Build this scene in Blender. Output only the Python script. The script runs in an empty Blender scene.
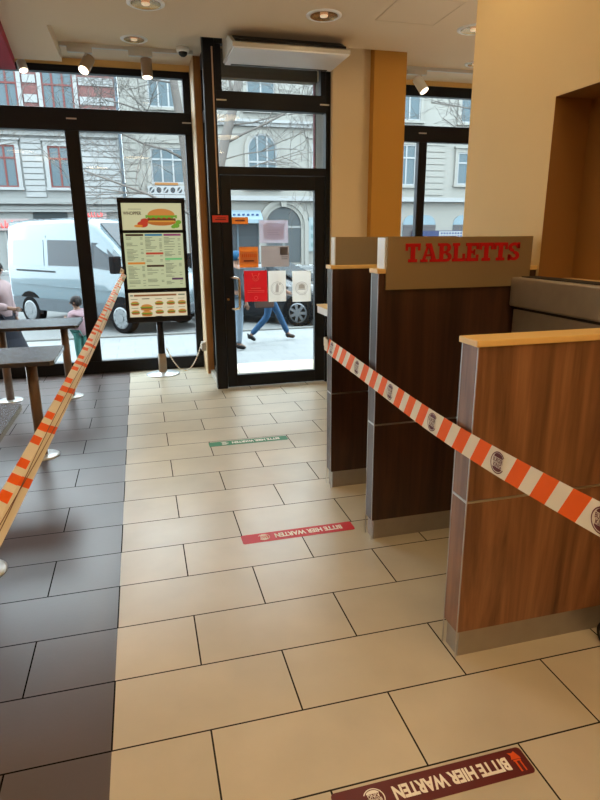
import bpy, bmesh, math, random
from mathutils import Vector, Matrix, Euler

PI = math.pi
S = bpy.context.scene
C = S.collection

# ------------------------------------------------------------------ camera
CAM = Vector((0.19378, -1.52476, 1.50110))
PITCH, YAW, ROLL, FPX = 0.273945, 0.259590, -0.0075669, 586.26
fw = Vector((math.sin(YAW) * math.cos(PITCH), math.cos(YAW) * math.cos(PITCH), -math.sin(PITCH)))
rt = Vector((math.cos(YAW), -math.sin(YAW), 0))
up = rt.cross(fw)
r2 = rt * math.cos(ROLL) + up * math.sin(ROLL)
u2 = up * math.cos(ROLL) - rt * math.sin(ROLL)
cd = bpy.data.cameras.new('camera')
cam = bpy.data.objects.new('camera', cd)
C.objects.link(cam)
cam.matrix_world = Matrix(((r2.x, u2.x, -fw.x, CAM.x), (r2.y, u2.y, -fw.y, CAM.y), (r2.z, u2.z, -fw.z, CAM.z), (0, 0, 0, 1)))
cd.sensor_fit = 'VERTICAL'
cd.sensor_height = 36.0
cd.lens = 36.0 * FPX / 800.0
cd.clip_start = 0.05
cd.clip_end = 300
S.camera = cam

# ------------------------------------------------------------------ world, exposure
W = bpy.data.worlds.new('sky')
S.world = W
W.use_nodes = True
bg = W.node_tree.nodes['Background']
bg.inputs[0].default_value = (0.78, 0.92, 1.0, 1)
bg.inputs[1].default_value = 10.5
S.view_settings.view_transform = 'Standard'
S.view_settings.look = 'None'
S.view_settings.exposure = 0.28
S.view_settings.gamma = 1.0
S.view_settings.use_curve_mapping = False
S.cycles.max_bounces = 10
S.cycles.diffuse_bounces = 5
S.cycles.transparent_max_bounces = 24
S.cycles.sample_clamp_indirect = 6.0
WARM = (1.0, 0.73, 0.38)
DOWNLIGHT_W = 8.0
SPOT_W = 10.0
OUT = 0.165      # scales outdoor colours down to offset the boosted sky light


# ------------------------------------------------------------------ materials
def lin(r, g, b):
    f = lambda c: ((c / 255 + 0.055) / 1.055) ** 2.4 if c > 10.3 else c / 255 / 12.92
    return (f(r), f(g), f(b), 1)


def mat(name, col, rough=0.5, metal=0.0, spec=0.5, emit=None, estr=0.0, noise=0.0, nscale=8.0, bump=0.0, coat=0.0):
    m = bpy.data.materials.new(name)
    m.use_nodes = True
    nt = m.node_tree
    p = nt.nodes['Principled BSDF']
    p.inputs['Base Color'].default_value = col
    p.inputs['Roughness'].default_value = rough
    p.inputs['Metallic'].default_value = metal
    p.inputs['Specular IOR Level'].default_value = spec
    p.inputs['Coat Weight'].default_value = coat
    if emit:
        p.inputs['Emission Color'].default_value = emit
        p.inputs['Emission Strength'].default_value = estr
    if noise or bump:
        tc = nt.nodes.new('ShaderNodeTexCoord')
        nz = nt.nodes.new('ShaderNodeTexNoise')
        nz.inputs['Scale'].default_value = nscale
        nz.inputs['Detail'].default_value = 5
        nt.links.new(tc.outputs['Object'], nz.inputs['Vector'])
        if noise:
            mx = nt.nodes.new('ShaderNodeMix')
            mx.data_type = 'RGBA'
            mx.inputs[6].default_value = tuple(c * (1 - noise) for c in col[:3]) + (1,)
            mx.inputs[7].default_value = tuple(min(1, c * (1 + noise)) for c in col[:3]) + (1,)
            nt.links.new(nz.outputs['Fac'], mx.inputs[0])
            nt.links.new(mx.outputs[2], p.inputs['Base Color'])
        if bump:
            b = nt.nodes.new('ShaderNodeBump')
            b.inputs['Strength'].default_value = bump
            b.inputs['Distance'].default_value = 0.01
            nt.links.new(nz.outputs['Fac'], b.inputs['Height'])
            nt.links.new(b.outputs['Normal'], p.inputs['Normal'])
    return m


def omat(name, col, *a, **k):
    k.setdefault('spec', 0.12)
    return mat(name, tuple(c * OUT for c in col[:3]) + (1,), *a, **k)


def paper_mat(name, col, thru=0.5):
    # thin printed sheet: daylight from behind glows through it
    m = bpy.data.materials.new(name)
    m.use_nodes = True
    nt = m.node_tree
    p = nt.nodes['Principled BSDF']
    p.inputs['Base Color'].default_value = col
    p.inputs['Roughness'].default_value = 0.6
    tr = nt.nodes.new('ShaderNodeBsdfTranslucent')
    tr.inputs[0].default_value = col
    mx = nt.nodes.new('ShaderNodeMixShader')
    mx.inputs[0].default_value = thru
    nt.links.new(p.outputs[0], mx.inputs[1])
    nt.links.new(tr.outputs[0], mx.inputs[2])
    nt.links.new(mx.outputs[0], nt.nodes['Material Output'].inputs[0])
    return m


def emis(name, col, s=1.0):
    m = bpy.data.materials.new(name)
    m.use_nodes = True
    nt = m.node_tree
    p = nt.nodes['Principled BSDF']
    p.inputs['Base Color'].default_value = (0.02, 0.02, 0.02, 1)
    p.inputs['Roughness'].default_value = 0.3
    p.inputs['Emission Color'].default_value = col
    p.inputs['Emission Strength'].default_value = s
    return m


def wood(name, dark, light, rough=0.38, sc=(9, 9, 0.7), spec=0.5, ring=1.0):
    m = bpy.data.materials.new(name)
    m.use_nodes = True
    nt = m.node_tree
    p = nt.nodes['Principled BSDF']
    tc = nt.nodes.new('ShaderNodeTexCoord')
    mp = nt.nodes.new('ShaderNodeMapping')
    mp.inputs['Scale'].default_value = sc
    nt.links.new(tc.outputs['Object'], mp.inputs['Vector'])
    n1 = nt.nodes.new('ShaderNodeTexNoise')
    n1.inputs['Scale'].default_value = 1.0
    n1.inputs['Detail'].default_value = 6
    n1.inputs['Roughness'].default_value = 0.62
    n1.inputs['Distortion'].default_value = 1.2 * ring
    nt.links.new(mp.outputs[0], n1.inputs['Vector'])
    mp2 = nt.nodes.new('ShaderNodeMapping')
    mp2.inputs['Scale'].default_value = (sc[0] * 9, sc[1] * 9, sc[2] * 3)
    nt.links.new(tc.outputs['Object'], mp2.inputs['Vector'])
    n2 = nt.nodes.new('ShaderNodeTexNoise')
    n2.inputs['Scale'].default_value = 1.0
    n2.inputs['Detail'].default_value = 3
    nt.links.new(mp2.outputs[0], n2.inputs['Vector'])
    ad = nt.nodes.new('ShaderNodeMath')
    ad.operation = 'MULTIPLY_ADD'
    ad.inputs[1].default_value = 0.28
    nt.links.new(n2.outputs['Fac'], ad.inputs[0])
    mu = nt.nodes.new('ShaderNodeMath')
    mu.operation = 'MULTIPLY'
    mu.inputs[1].default_value = 0.78
    nt.links.new(n1.outputs['Fac'], mu.inputs[0])
    nt.links.new(mu.outputs[0], ad.inputs[2])
    cr = nt.nodes.new('ShaderNodeValToRGB')
    cr.color_ramp.elements[0].position = 0.33
    cr.color_ramp.elements[0].color = dark
    cr.color_ramp.elements[1].position = 0.68
    cr.color_ramp.elements[1].color = light
    nt.links.new(ad.outputs[0], cr.inputs[0])
    nt.links.new(cr.outputs[0], p.inputs['Base Color'])
    p.inputs['Roughness'].default_value = rough
    p.inputs['Specular IOR Level'].default_value = spec
    return m


def glass(name, tint=(1, 1, 1, 1), refl=1.0):
    m = bpy.data.materials.new(name)
    m.use_nodes = True
    nt = m.node_tree
    nt.nodes.clear()
    out = nt.nodes.new('ShaderNodeOutputMaterial')
    tr = nt.nodes.new('ShaderNodeBsdfTransparent')
    tr.inputs[0].default_value = tint
    gl = nt.nodes.new('ShaderNodeBsdfGlossy')
    gl.inputs['Roughness'].default_value = 0.02
    fr = nt.nodes.new('ShaderNodeFresnel')
    fr.inputs[0].default_value = 1.45
    mu = nt.nodes.new('ShaderNodeMath')
    mu.operation = 'MULTIPLY'
    mu.inputs[1].default_value = refl
    mx = nt.nodes.new('ShaderNodeMixShader')
    nt.links.new(fr.outputs[0], mu.inputs[0])
    nt.links.new(mu.outputs[0], mx.inputs[0])
    nt.links.new(tr.outputs[0], mx.inputs[1])
    nt.links.new(gl.outputs[0], mx.inputs[2])
    nt.links.new(mx.outputs[0], out.inputs[0])
    return m


def tile_material():
    m = bpy.data.materials.new('floor_tiles')
    m.use_nodes = True
    nt = m.node_tree
    p = nt.nodes['Principled BSDF']
    tc = nt.nodes.new('ShaderNodeTexCoord')

    def brick(shift, c1, c2, mortar):
        mp = nt.nodes.new('ShaderNodeMapping')
        mp.inputs['Location'].default_value = shift
        nt.links.new(tc.outputs['Object'], mp.inputs['Vector'])
        b = nt.nodes.new('ShaderNodeTexBrick')
        b.offset = 0.5
        b.offset_frequency = 2
        b.squash = 1.0
        b.inputs['Scale'].default_value = 1.0
        b.inputs['Brick Width'].default_value = 0.6
        b.inputs['Row Height'].default_value = 0.3
        b.inputs['Mortar Size'].default_value = 0.003
        b.inputs['Mortar Smooth'].default_value = 0.1
        b.inputs['Color1'].default_value = c1
        b.inputs['Color2'].default_value = c2
        b.inputs['Mortar'].default_value = mortar
        nt.links.new(mp.outputs[0], b.inputs['Vector'])
        return b
    b1 = brick((12.0, 9.3, 0), (0.555, 0.50, 0.385, 1), (0.50, 0.452, 0.345, 1), (0.03, 0.026, 0.022, 1))
    b2 = brick((12.0, 9.3, 0), (0.088, 0.064, 0.060, 1), (0.072, 0.053, 0.050, 1), (0.006, 0.005, 0.005, 1))
    sx = nt.nodes.new('ShaderNodeSeparateXYZ')
    nt.links.new(tc.outputs['Object'], sx.inputs[0])
    gt = nt.nodes.new('ShaderNodeMath')
    gt.operation = 'GREATER_THAN'
    gt.inputs[1].default_value = 0.0
    nt.links.new(sx.outputs[0], gt.inputs[0])
    mx = nt.nodes.new('ShaderNodeMix')
    mx.data_type = 'RGBA'
    nt.links.new(gt.outputs[0], mx.inputs[0])
    nt.links.new(b2.outputs[0], mx.inputs[6])
    nt.links.new(b1.outputs[0], mx.inputs[7])
    nz = nt.nodes.new('ShaderNodeTexNoise')
    nz.inputs['Scale'].default_value = 3.2
    nz.inputs['Detail'].default_value = 6
    nt.links.new(tc.outputs['Object'], nz.inputs['Vector'])
    mr = nt.nodes.new('ShaderNodeMapRange')
    mr.inputs['From Min'].default_value = 0.3
    mr.inputs['From Max'].default_value = 0.7
    mr.inputs['To Min'].default_value = 0.9
    mr.inputs['To Max'].default_value = 1.07
    nt.links.new(nz.outputs['Fac'], mr.inputs[0])
    ml = nt.nodes.new('ShaderNodeMix')
    ml.data_type = 'RGBA'
    ml.blend_type = 'MULTIPLY'
    ml.inputs[0].default_value = 1.0
    nt.links.new(mx.outputs[2], ml.inputs[6])
    nt.links.new(mr.outputs[0], ml.inputs[7])
    nt.links.new(ml.outputs[2], p.inputs['Base Color'])
    n2 = nt.nodes.new('ShaderNodeTexNoise')
    n2.inputs['Scale'].default_value = 60
    n2.inputs['Detail'].default_value = 3
    nt.links.new(tc.outputs['Object'], n2.inputs['Vector'])
    bp = nt.nodes.new('ShaderNodeBump')
    bp.inputs['Strength'].default_value = 0.06
    bp.inputs['Distance'].default_value = 0.004
    nt.links.new(n2.outputs['Fac'], bp.inputs['Height'])
    nt.links.new(bp.outputs[0], p.inputs['Normal'])
    gr = nt.nodes.new('ShaderNodeMath')
    gr.operation = 'MULTIPLY_ADD'
    gr.inputs[1].default_value = -1.0
    gr.inputs[2].default_value = 1.0
    nt.links.new(b1.outputs['Fac'], gr.inputs[0])
    nt.links.new(gr.outputs[0], p.inputs['Specular IOR Level'])
    p.inputs['Roughness'].default_value = 0.30
    p.inputs['Specular IOR Level'].default_value = 1.0
    return m


def paving_material(name, c1, c2, mortar, w, h):
    m = bpy.data.materials.new(name)
    m.use_nodes = True
    nt = m.node_tree
    p = nt.nodes['Principled BSDF']
    tc = nt.nodes.new('ShaderNodeTexCoord')
    b = nt.nodes.new('ShaderNodeTexBrick')
    b.inputs['Scale'].default_value = 1
    b.inputs['Brick Width'].default_value = w
    b.inputs['Row Height'].default_value = h
    b.inputs['Mortar Size'].default_value = 0.008
    b.inputs['Color1'].default_value = c1
    b.inputs['Color2'].default_value = c2
    b.inputs['Mortar'].default_value = mortar
    nt.links.new(tc.outputs['Object'], b.inputs['Vector'])
    nt.links.new(b.outputs[0], p.inputs['Base Color'])
    p.inputs['Roughness'].default_value = 0.85
    return m


def wall_brick_material():
    m = bpy.data.materials.new('red_brick')
    m.use_nodes = True
    nt = m.node_tree
    p = nt.nodes['Principled BSDF']
    tc = nt.nodes.new('ShaderNodeTexCoord')
    mp = nt.nodes.new('ShaderNodeMapping')
    mp.inputs['Rotation'].default_value = (PI / 2, 0, 0)
    nt.links.new(tc.outputs['Object'], mp.inputs['Vector'])
    b = nt.nodes.new('ShaderNodeTexBrick')
    b.inputs['Scale'].default_value = 1
    b.inputs['Brick Width'].default_value = 0.25
    b.inputs['Row Height'].default_value = 0.08
    b.inputs['Mortar Size'].default_value = 0.006
    b.inputs['Color1'].default_value = tuple(c * OUT for c in lin(176, 104, 100)[:3]) + (1,)
    b.inputs['Color2'].default_value = tuple(c * OUT for c in lin(150, 84, 82)[:3]) + (1,)
    b.inputs['Mortar'].default_value = tuple(c * OUT for c in lin(150, 120, 112)[:3]) + (1,)
    nt.links.new(mp.outputs[0], b.inputs['Vector'])
    nt.links.new(b.outputs[0], p.inputs['Base Color'])
    p.inputs['Roughness'].default_value = 0.9
    return m


M = {}
M['tiles'] = tile_material()
M['cream'] = mat('cream_wall_paint', lin(204, 175, 122), 0.75, noise=0.03, nscale=3, bump=0.03)
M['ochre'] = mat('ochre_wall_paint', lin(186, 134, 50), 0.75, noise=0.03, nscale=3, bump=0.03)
M['niche'] = mat('shaded_ochre_paint', lin(134, 92, 36), 0.75, noise=0.03, nscale=3)  # wall ochre darkened for the shade inside the recess
M['ceil'] = mat('ceiling_paint', lin(214, 196, 170), 0.85, noise=0.02, nscale=2)
M['black'] = mat('black_frame_paint', lin(15, 18, 25), 0.4, spec=0.25, noise=0.08, nscale=5)
M['palewood'] = wood('pale_wood', lin(190, 160, 120), lin(222, 198, 160), 0.5)
M['amber'] = wood('amber_wood', lin(120, 78, 34), lin(176, 122, 58), 0.4)
M['walnut_shaded'] = wood('shaded_walnut_laminate', lin(26, 15, 10), lin(72, 45, 30), 0.36, sc=(6, 6, 0.45), ring=1.8)  # partition laminate darkened where less lamp light falls
M['walnut'] = wood('lit_walnut_laminate', lin(78, 48, 30), lin(150, 106, 72), 0.36, sc=(5, 5, 0.5), ring=2.2)  # same laminate lightened for the lamp light on the front partition
M['alu'] = mat('brushed_aluminium', lin(190, 188, 184), 0.35, 1.0, noise=0.08, nscale=40)
M['steel'] = mat('brushed_steel', lin(168, 162, 154), 0.42, 0.7, noise=0.12, nscale=18)
M['signsteel'] = mat('satin_sign_metal', lin(158, 142, 110), 0.42, 0.6, noise=0.05, nscale=4)
M['acryl'] = mat('white_acrylic', lin(226, 232, 236), 0.3)
M['cap'] = mat('cream_stone_cap', lin(226, 190, 120), 0.35, noise=0.06, nscale=30)
M['redletter'] = mat('red_letter_enamel', lin(180, 20, 24), 0.5, spec=0.2)
M['white'] = mat('white_enamel', lin(232, 234, 236), 0.35)
M['greywhite'] = mat('grey_white_enamel', lin(190, 188, 182), 0.4)
M['redboard'] = mat('dark_red_panel', lin(150, 12, 38), 0.6, spec=0.2)
M['tabletop'] = mat('dark_grey_table_laminate', lin(58, 58, 62), 0.18, spec=1.0, noise=0.1, nscale=12)
M['bronze'] = mat('bronze_metal', lin(124, 102, 84), 0.4, 0.25, noise=0.1, nscale=20)
M['baseplate'] = mat('pale_steel_plate', lin(205, 210, 214), 0.3, 0.4, noise=0.04)
M['glass'] = glass('window_glass', (0.97, 0.985, 0.98, 1), 0.4)
M['rubber'] = mat('black_rubber', lin(22, 22, 24), 0.7)
M['lampglow'] = emis('lamp_glow', (1.0, 0.80, 0.58, 1), 5.0)
M['lampdim'] = mat('bronze_reflector', lin(196, 150, 90), 0.25, 0.9, noise=0.25, nscale=30)
M['stripgreen'] = mat('green_floor_vinyl', lin(48, 128, 88), 0.45, noise=0.05)
M['stripred'] = mat('red_floor_vinyl', lin(200, 46, 56), 0.45, noise=0.05)
M['stripmaroon'] = mat('maroon_floor_vinyl', lin(92, 30, 32), 0.45, noise=0.05)
M['print_white'] = mat('white_print', lin(236, 232, 222), 0.5)
M['print_maroon'] = mat('maroon_print', lin(92, 22, 20), 0.5)
M['print_orange'] = mat('orange_print', lin(214, 84, 26), 0.5)
M['print_red'] = mat('red_print', lin(200, 34, 30), 0.5)
M['tapewhite'] = mat('white_tape_plastic', lin(222, 214, 194), 0.6, spec=0.2, noise=0.04)
M['tapeorange'] = mat('orange_tape_plastic', lin(230, 94, 8), 0.6, spec=0.2, noise=0.05)
M['chain'] = mat('white_cable_plastic', lin(232, 226, 212), 0.5)
M['tagred'] = mat('red_tag_plastic', lin(210, 62, 48), 0.45)


# ------------------------------------------------------------------ mesh helper
class B:
    def __init__(s):
        s.bm = bmesh.new()

    def face(s, vs, mi=0):
        f = s.bm.faces.new([s.bm.verts.new(v) for v in vs])
        f.material_index = mi
        return f

    def box(s, x0, x1, y0, y1, z0, z1, mi=0):
        v = [s.bm.verts.new(p) for p in ((x0, y0, z0), (x1, y0, z0), (x1, y1, z0), (x0, y1, z0), (x0, y0, z1), (x1, y0, z1), (x1, y1, z1), (x0, y1, z1))]
        for q in ((3, 2, 1, 0), (4, 5, 6, 7), (0, 1, 5, 4), (1, 2, 6, 5), (2, 3, 7, 6), (3, 0, 4, 7)):
            s.bm.faces.new([v[i] for i in q]).material_index = mi
        return s

    def prism(s, pts, h0, h1, axis='y', mi=0):
        # polygon in the plane across axis, extruded from h0 to h1
        def mk(a, b, h):
            return {'x': (h, a, b), 'y': (a, h, b), 'z': (a, b, h)}[axis]
        lo = [s.bm.verts.new(mk(a, b, h0)) for a, b in pts]
        hi = [s.bm.verts.new(mk(a, b, h1)) for a, b in pts]
        n = len(pts)
        fs = [s.bm.faces.new(lo), s.bm.faces.new(hi[::-1])]
        for i in range(n):
            fs.append(s.bm.faces.new((lo[i], hi[i], hi[(i + 1) % n], lo[(i + 1) % n])))
        for f in fs:
            f.material_index = mi
        return s

    def cyl(s, p0, p1, r, seg=20, rb=None, mi=0, caps=True):
        p0, p1 = Vector(p0), Vector(p1)
        d = (p1 - p0).normalized()
        a = d.orthogonal().normalized()
        b = d.cross(a)
        rb = r if rb is None else rb
        c0 = [s.bm.verts.new(p0 + (a * math.cos(t) + b * math.sin(t)) * r) for t in [2 * PI * i / seg for i in range(seg)]]
        c1 = [s.bm.verts.new(p1 + (a * math.cos(t) + b * math.sin(t)) * rb) for t in [2 * PI * i / seg for i in range(seg)]]
        for i in range(seg):
            f = s.bm.faces.new((c0[i], c0[(i + 1) % seg], c1[(i + 1) % seg], c1[i]))
            f.material_index = mi
            f.smooth = True
        if caps:
            s.bm.faces.new(c0[::-1]).material_index = mi
            s.bm.faces.new(c1).material_index = mi
        return s

    def tube(s, pts, r, seg=8, mi=0):
        pts = [Vector(p) for p in pts]
        rs = r if isinstance(r, (list, tuple)) else [r] * len(pts)
        rings = []
        a = None
        for i, p in enumerate(pts):
            d = (pts[min(i + 1, len(pts) - 1)] - pts[max(i - 1, 0)]).normalized()
            if a is None:
                a = d.orthogonal().normalized()
            else:
                a = (a - d * a.dot(d))
                a = a.normalized() if a.length > 1e-6 else d.orthogonal().normalized()
            b = d.cross(a)
            rings.append([s.bm.verts.new(p + (a * math.cos(t) + b * math.sin(t)) * rs[i]) for t in [2 * PI * k / seg for k in range(seg)]])
        for i in range(len(rings) - 1):
            for k in range(seg):
                f = s.bm.faces.new((rings[i][k], rings[i][(k + 1) % seg], rings[i + 1][(k + 1) % seg], rings[i + 1][k]))
                f.material_index = mi
                f.smooth = True
        s.bm.faces.new(rings[0][::-1]).material_index = mi
        s.bm.faces.new(rings[-1]).material_index = mi
        return s

    def lathe(s, prof, c=(0, 0, 0), seg=32, mi=0):
        # prof: (r, z) list about a vertical axis through c
        rings = []
        for r, z in prof:
            if r < 1e-5:
                rings.append([s.bm.verts.new((c[0], c[1], c[2] + z))])
            else:
                rings.append([s.bm.verts.new((c[0] + r * math.cos(t), c[1] + r * math.sin(t), c[2] + z)) for t in [2 * PI * k / seg for k in range(seg)]])
        for a, b in zip(rings, rings[1:]):
            for k in range(seg):
                k2 = (k + 1) % seg
                if len(a) == 1 and len(b) == 1:
                    continue
                if len(a) == 1:
                    f = s.bm.faces.new((a[0], b[k2], b[k]))
                elif len(b) == 1:
                    f = s.bm.faces.new((a[k], a[k2], b[0]))
                else:
                    f = s.bm.faces.new((a[k], a[k2], b[k2], b[k]))
                f.material_index = mi
                f.smooth = True
        return s

    def ball(s, c, rx, ry=None, rz=None, mi=0, seg=16):
        ry = rx if ry is None else ry
        rz = rx if rz is None else rz
        before = set(s.bm.verts)
        r = bmesh.ops.create_uvsphere(s.bm, u_segments=seg, v_segments=seg // 2 + 2, radius=1.0)
        for v in r['verts']:
            v.co = Vector((c[0] + v.co.x * rx, c[1] + v.co.y * ry, c[2] + v.co.z * rz))
            for f in v.link_faces:
                f.material_index = mi
                f.smooth = True
        return s

    def ell(s, cx, cz, rx, rz, y, a0=0, a1=2 * PI, n=28, mi=0):
        # flat printed ellipse (or part of one) in an x/z plane at depth y
        pts = [(cx + rx * math.cos(a0 + (a1 - a0) * i / n), y, cz + rz * math.sin(a0 + (a1 - a0) * i / n)) for i in range(n if a1 - a0 > 6.28 else n + 1)]
        s.face(pts, mi)
        return s

    def xf(s, mtx):
        bmesh.ops.transform(s.bm, matrix=mtx, verts=s.bm.verts[:])
        return s

    def build(s, name, mats, parent=None, loc=(0, 0, 0), bevel=0.0, seg=2, recalc=True):
        if recalc:
            bmesh.ops.recalc_face_normals(s.bm, faces=s.bm.faces[:])
        me = bpy.data.meshes.new(name)
        s.bm.to_mesh(me)
        s.bm.free()
        return link(name, me, mats, parent, loc, bevel, seg)


def link(name, me, mats, parent=None, loc=(0, 0, 0), bevel=0.0, seg=2):
    o = bpy.data.objects.new(name, me)
    C.objects.link(o)
    for m in (mats if isinstance(mats, (list, tuple)) else [mats]):
        me.materials.append(M[m] if isinstance(m, str) else m)
    if parent:
        o.parent = parent
    o.location = loc
    if bevel:
        b = o.modifiers.new('bevel', 'BEVEL')
        b.width = bevel
        b.segments = seg
        b.limit_method = 'ANGLE'
        b.angle_limit = math.radians(40)
    return o


def tag(o, label=None, cat=None, group=None, kind=None):
    if label:
        o['label'] = label
    if cat:
        o['category'] = cat
    if group:
        o['group'] = group
    if kind:
        o['kind'] = kind
    return o


def thing(name, label, cat, loc=(0, 0, 0), rotz=0.0, group=None, kind=None):
    o = bpy.data.objects.new(name, None)
    o.empty_display_size = 0.1
    C.objects.link(o)
    o.location = loc
    o.rotation_euler = (0, 0, rotz)
    return tag(o, label, cat, group, kind)


def copy_tree(o, parent=None):
    c = o.copy()
    C.objects.link(c)
    c.parent = parent
    for ch in [x for x in bpy.data.objects if x.parent == o]:
        copy_tree(ch, c)
    return c


def set_light(name, kind, parent, loc, energy, color, size=0.1, spot=None, rot=(0, 0, 0)):
    d = bpy.data.lights.new(name, kind)
    d.energy = energy
    d.color = color
    if kind == 'AREA':
        d.shape = 'DISK'
        d.size = size
    else:
        d.shadow_soft_size = size
    if spot:
        d.spot_size = math.radians(spot)
        d.spot_blend = 0.7
    o = bpy.data.objects.new(name, d)
    C.objects.link(o)
    o.parent = parent
    o.location = loc
    o.rotation_euler = rot
    return o


def text_mesh(body, size=1.0, bold=0.0, extrude=0.0, width=None, spacing=1.0):
    """lettering as a flat mesh in the local x/y plane, centred on the origin"""
    cu = bpy.data.curves.new('lettering', 'FONT')
    cu.body = body
    cu.size = size
    cu.offset = bold
    cu.extrude = extrude
    cu.resolution_u = 3
    cu.space_character = spacing
    o = bpy.data.objects.new('lettering', cu)
    C.objects.link(o)
    dg = bpy.context.evaluated_depsgraph_get()
    me = bpy.data.meshes.new_from_object(o.evaluated_get(dg))
    bpy.data.objects.remove(o)
    xs = [v.co.x for v in me.vertices]
    ys = [v.co.y for v in me.vertices]
    cx, cy = (min(xs) + max(xs)) / 2, (min(ys) + max(ys)) / 2
    k = (width / (max(xs) - min(xs))) if width else 1.0
    for v in me.vertices:
        v.co.x = (v.co.x - cx) * k
        v.co.y -= cy
    return me


# ================================================================== THE SETTING
ZC, ZR = 3.10, 3.21

# floor
B().box(-4.0, 5.6, -4.5, 5.42, -0.12, 0.0).box(0.86, 2.06, 5.42, 5.43, -0.12, 0).build('floor', 'tiles')
tag(bpy.data.objects['floor'], kind='structure')

# ceiling: low slab with a raised strip along the shop front
o = B().box(-4.0, 5.6, -4.5, 4.02, ZC, ZC + 0.25).box(-4.0, -0.365, 4.02, 5.05, ZC, ZC + 0.25) \
    .box(-0.365, 5.6, 4.02, 5.5, ZR, ZC + 0.25).box(-4.0, -0.365, 5.05, 5.5, ZR, ZC + 0.25).build('ceiling', 'ceil')
tag(o, kind='structure')

# outer walls of the room
tag(B().box(-4.15, -4.0, -4.5, 5.5, -0.1, ZC + 0.2).build('wall_left', 'cream'), kind='structure')
tag(B().box(5.6, 5.75, -4.5, 5.5, -0.1, ZC + 0.2).build('wall_right', 'ochre'), kind='structure')
tag(B().box(-4.15, 5.75, -4.65, -4.5, -0.1, ZC + 0.2).build('wall_back', 'ochre'), kind='structure')

# big inner wall on the right, with the ochre recess over the tray return
b = B()
b.box(2.05, 2.75, 0.97, 1.70, 0, ZC)
b.box(2.05, 2.75, -4.5, 0.97, 2.09, ZC)
b.box(2.05, 2.75, -4.5, 0.97, 0, 1.29)
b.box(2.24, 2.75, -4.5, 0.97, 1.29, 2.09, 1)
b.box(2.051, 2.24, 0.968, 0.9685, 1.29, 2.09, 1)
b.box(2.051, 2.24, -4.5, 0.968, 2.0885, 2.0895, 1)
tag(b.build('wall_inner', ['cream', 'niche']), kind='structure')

# wall beside the door and the ochre pier in front of it
b = B()
b.box(2.05, 2.42, 4.20, 4.80, -0.1, ZC + 0.1)
b.box(2.42, 2.74, 4.10, 4.80, -0.1, ZC + 0.1, 1)
b.box(2.42, 3.05, 4.80, 5.44, -0.6, ZC + 0.25)
tag(b.build('wall_front', [mat('daylit_cream_paint', lin(218, 198, 162), 0.75, noise=0.03, nscale=3), 'ochre']), kind='structure')  # cream lightened for the daylight on the wall by the door
# red edge on the outer reveal
tag(B().box(2.035, 2.05, 4.74, 4.80, -0.05, 2.98).build('trim_1', omat('red_facade_edge', lin(205, 50, 80), 0.6)), kind='structure')
tag(B().box(2.043, 2.05, 4.355, 4.74, -0.05, 2.965).build('trim_5', omat('reveal_render', lin(232, 226, 214), 0.8)), kind='structure')
# lintel and roof of the porch outside the door
tag(B().box(0.95, 2.05, 4.70, 4.80, 2.965, 3.3).build('trim_2', omat('porch_render', lin(232, 222, 205), 0.8)), kind='structure')
# strip of wall over the shop windows
tag(B().box(-4.0, 0.93, 5.36, 5.46, 3.15, ZR + 0.02).box(3.05, 5.6, 5.36, 5.46, 3.16, ZR + 0.02).build('trim_3', mat('window_head_paint', lin(206, 168, 104), 0.7)), kind='structure')
# wooden post at the corner between shop window and door bay: pale on the room side, amber on the end
b = B()
b.box(0.852, 0.860, 4.995, 5.42, 0, ZR)
b.box(0.860, 0.945, 5.0, 5.42, 0, ZR, 1)
tag(b.build('trim_4', ['palewood', 'amber']), kind='structure')


# ---- shop windows
def shop_window(n, x0, x1, mull, y=5.40, ztr=(2.55, 2.76), ztop=(3.085, 3.155), zb=0.14):
    w = thing('window_%d' % n, None, None, (0, y, 0), kind='structure')
    f = B()
    d0, d1 = -0.03, 0.05
    f.box(x0, x1, d0, d1, 0, zb)
    f.box(x0, x1, d0, d1, ztr[0], ztr[1])
    f.box(x0, x1, d0, d1, ztop[0], ztop[1])
    f.box(x0, x0 + 0.075, d0, d1, zb, ztr[0]).box(x1 - 0.075, x1, d0, d1, zb, ztr[0])
    f.box(x0, x0 + 0.075, d0, d1, ztr[1], ztop[0]).box(x1 - 0.075, x1, d0, d1, ztr[1], ztop[0])
    for m0, m1 in mull:
        f.box(m0, m1, d0, d1, zb, ztr[0])
    f.build('window_frame', 'black', w, bevel=0.004)
    edges = [x0 + 0.075] + [e for m in mull for e in m] + [x1 - 0.075]
    for a, c in zip(edges[::2], edges[1::2]):
        B().box(a - 0.004, c + 0.004, 0.006, 0.014, zb - 0.004, ztr[0] + 0.004).build('pane', 'glass', w)
    B().box(x0 + 0.071, x1 - 0.071, 0.006, 0.014, ztr[1] - 0.004, ztop[0] + 0.004).build('pane', 'glass', w)
    return w


w1 = shop_window(1, -4.0, 0.85, [(-3.2, -3.06), (-1.80, -1.66), (-0.44, -0.30)])
for xx in (-0.36, 0.80):
    B().box(xx - 0.05, xx + 0.05, -0.036, -0.03, 2.655, 2.668).build('vent_slot', 'alu', w1)
w2 = shop_window(2, 3.05, 5.6, [(3.51, 3.615), (4.75, 4.86)], ztop=(3.05, 3.16), ztr=(2.555, 2.735))
B().box(3.50, 3.60, -0.036, -0.03, 2.645, 2.658).build('vent_slot', 'alu', w2)

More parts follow.
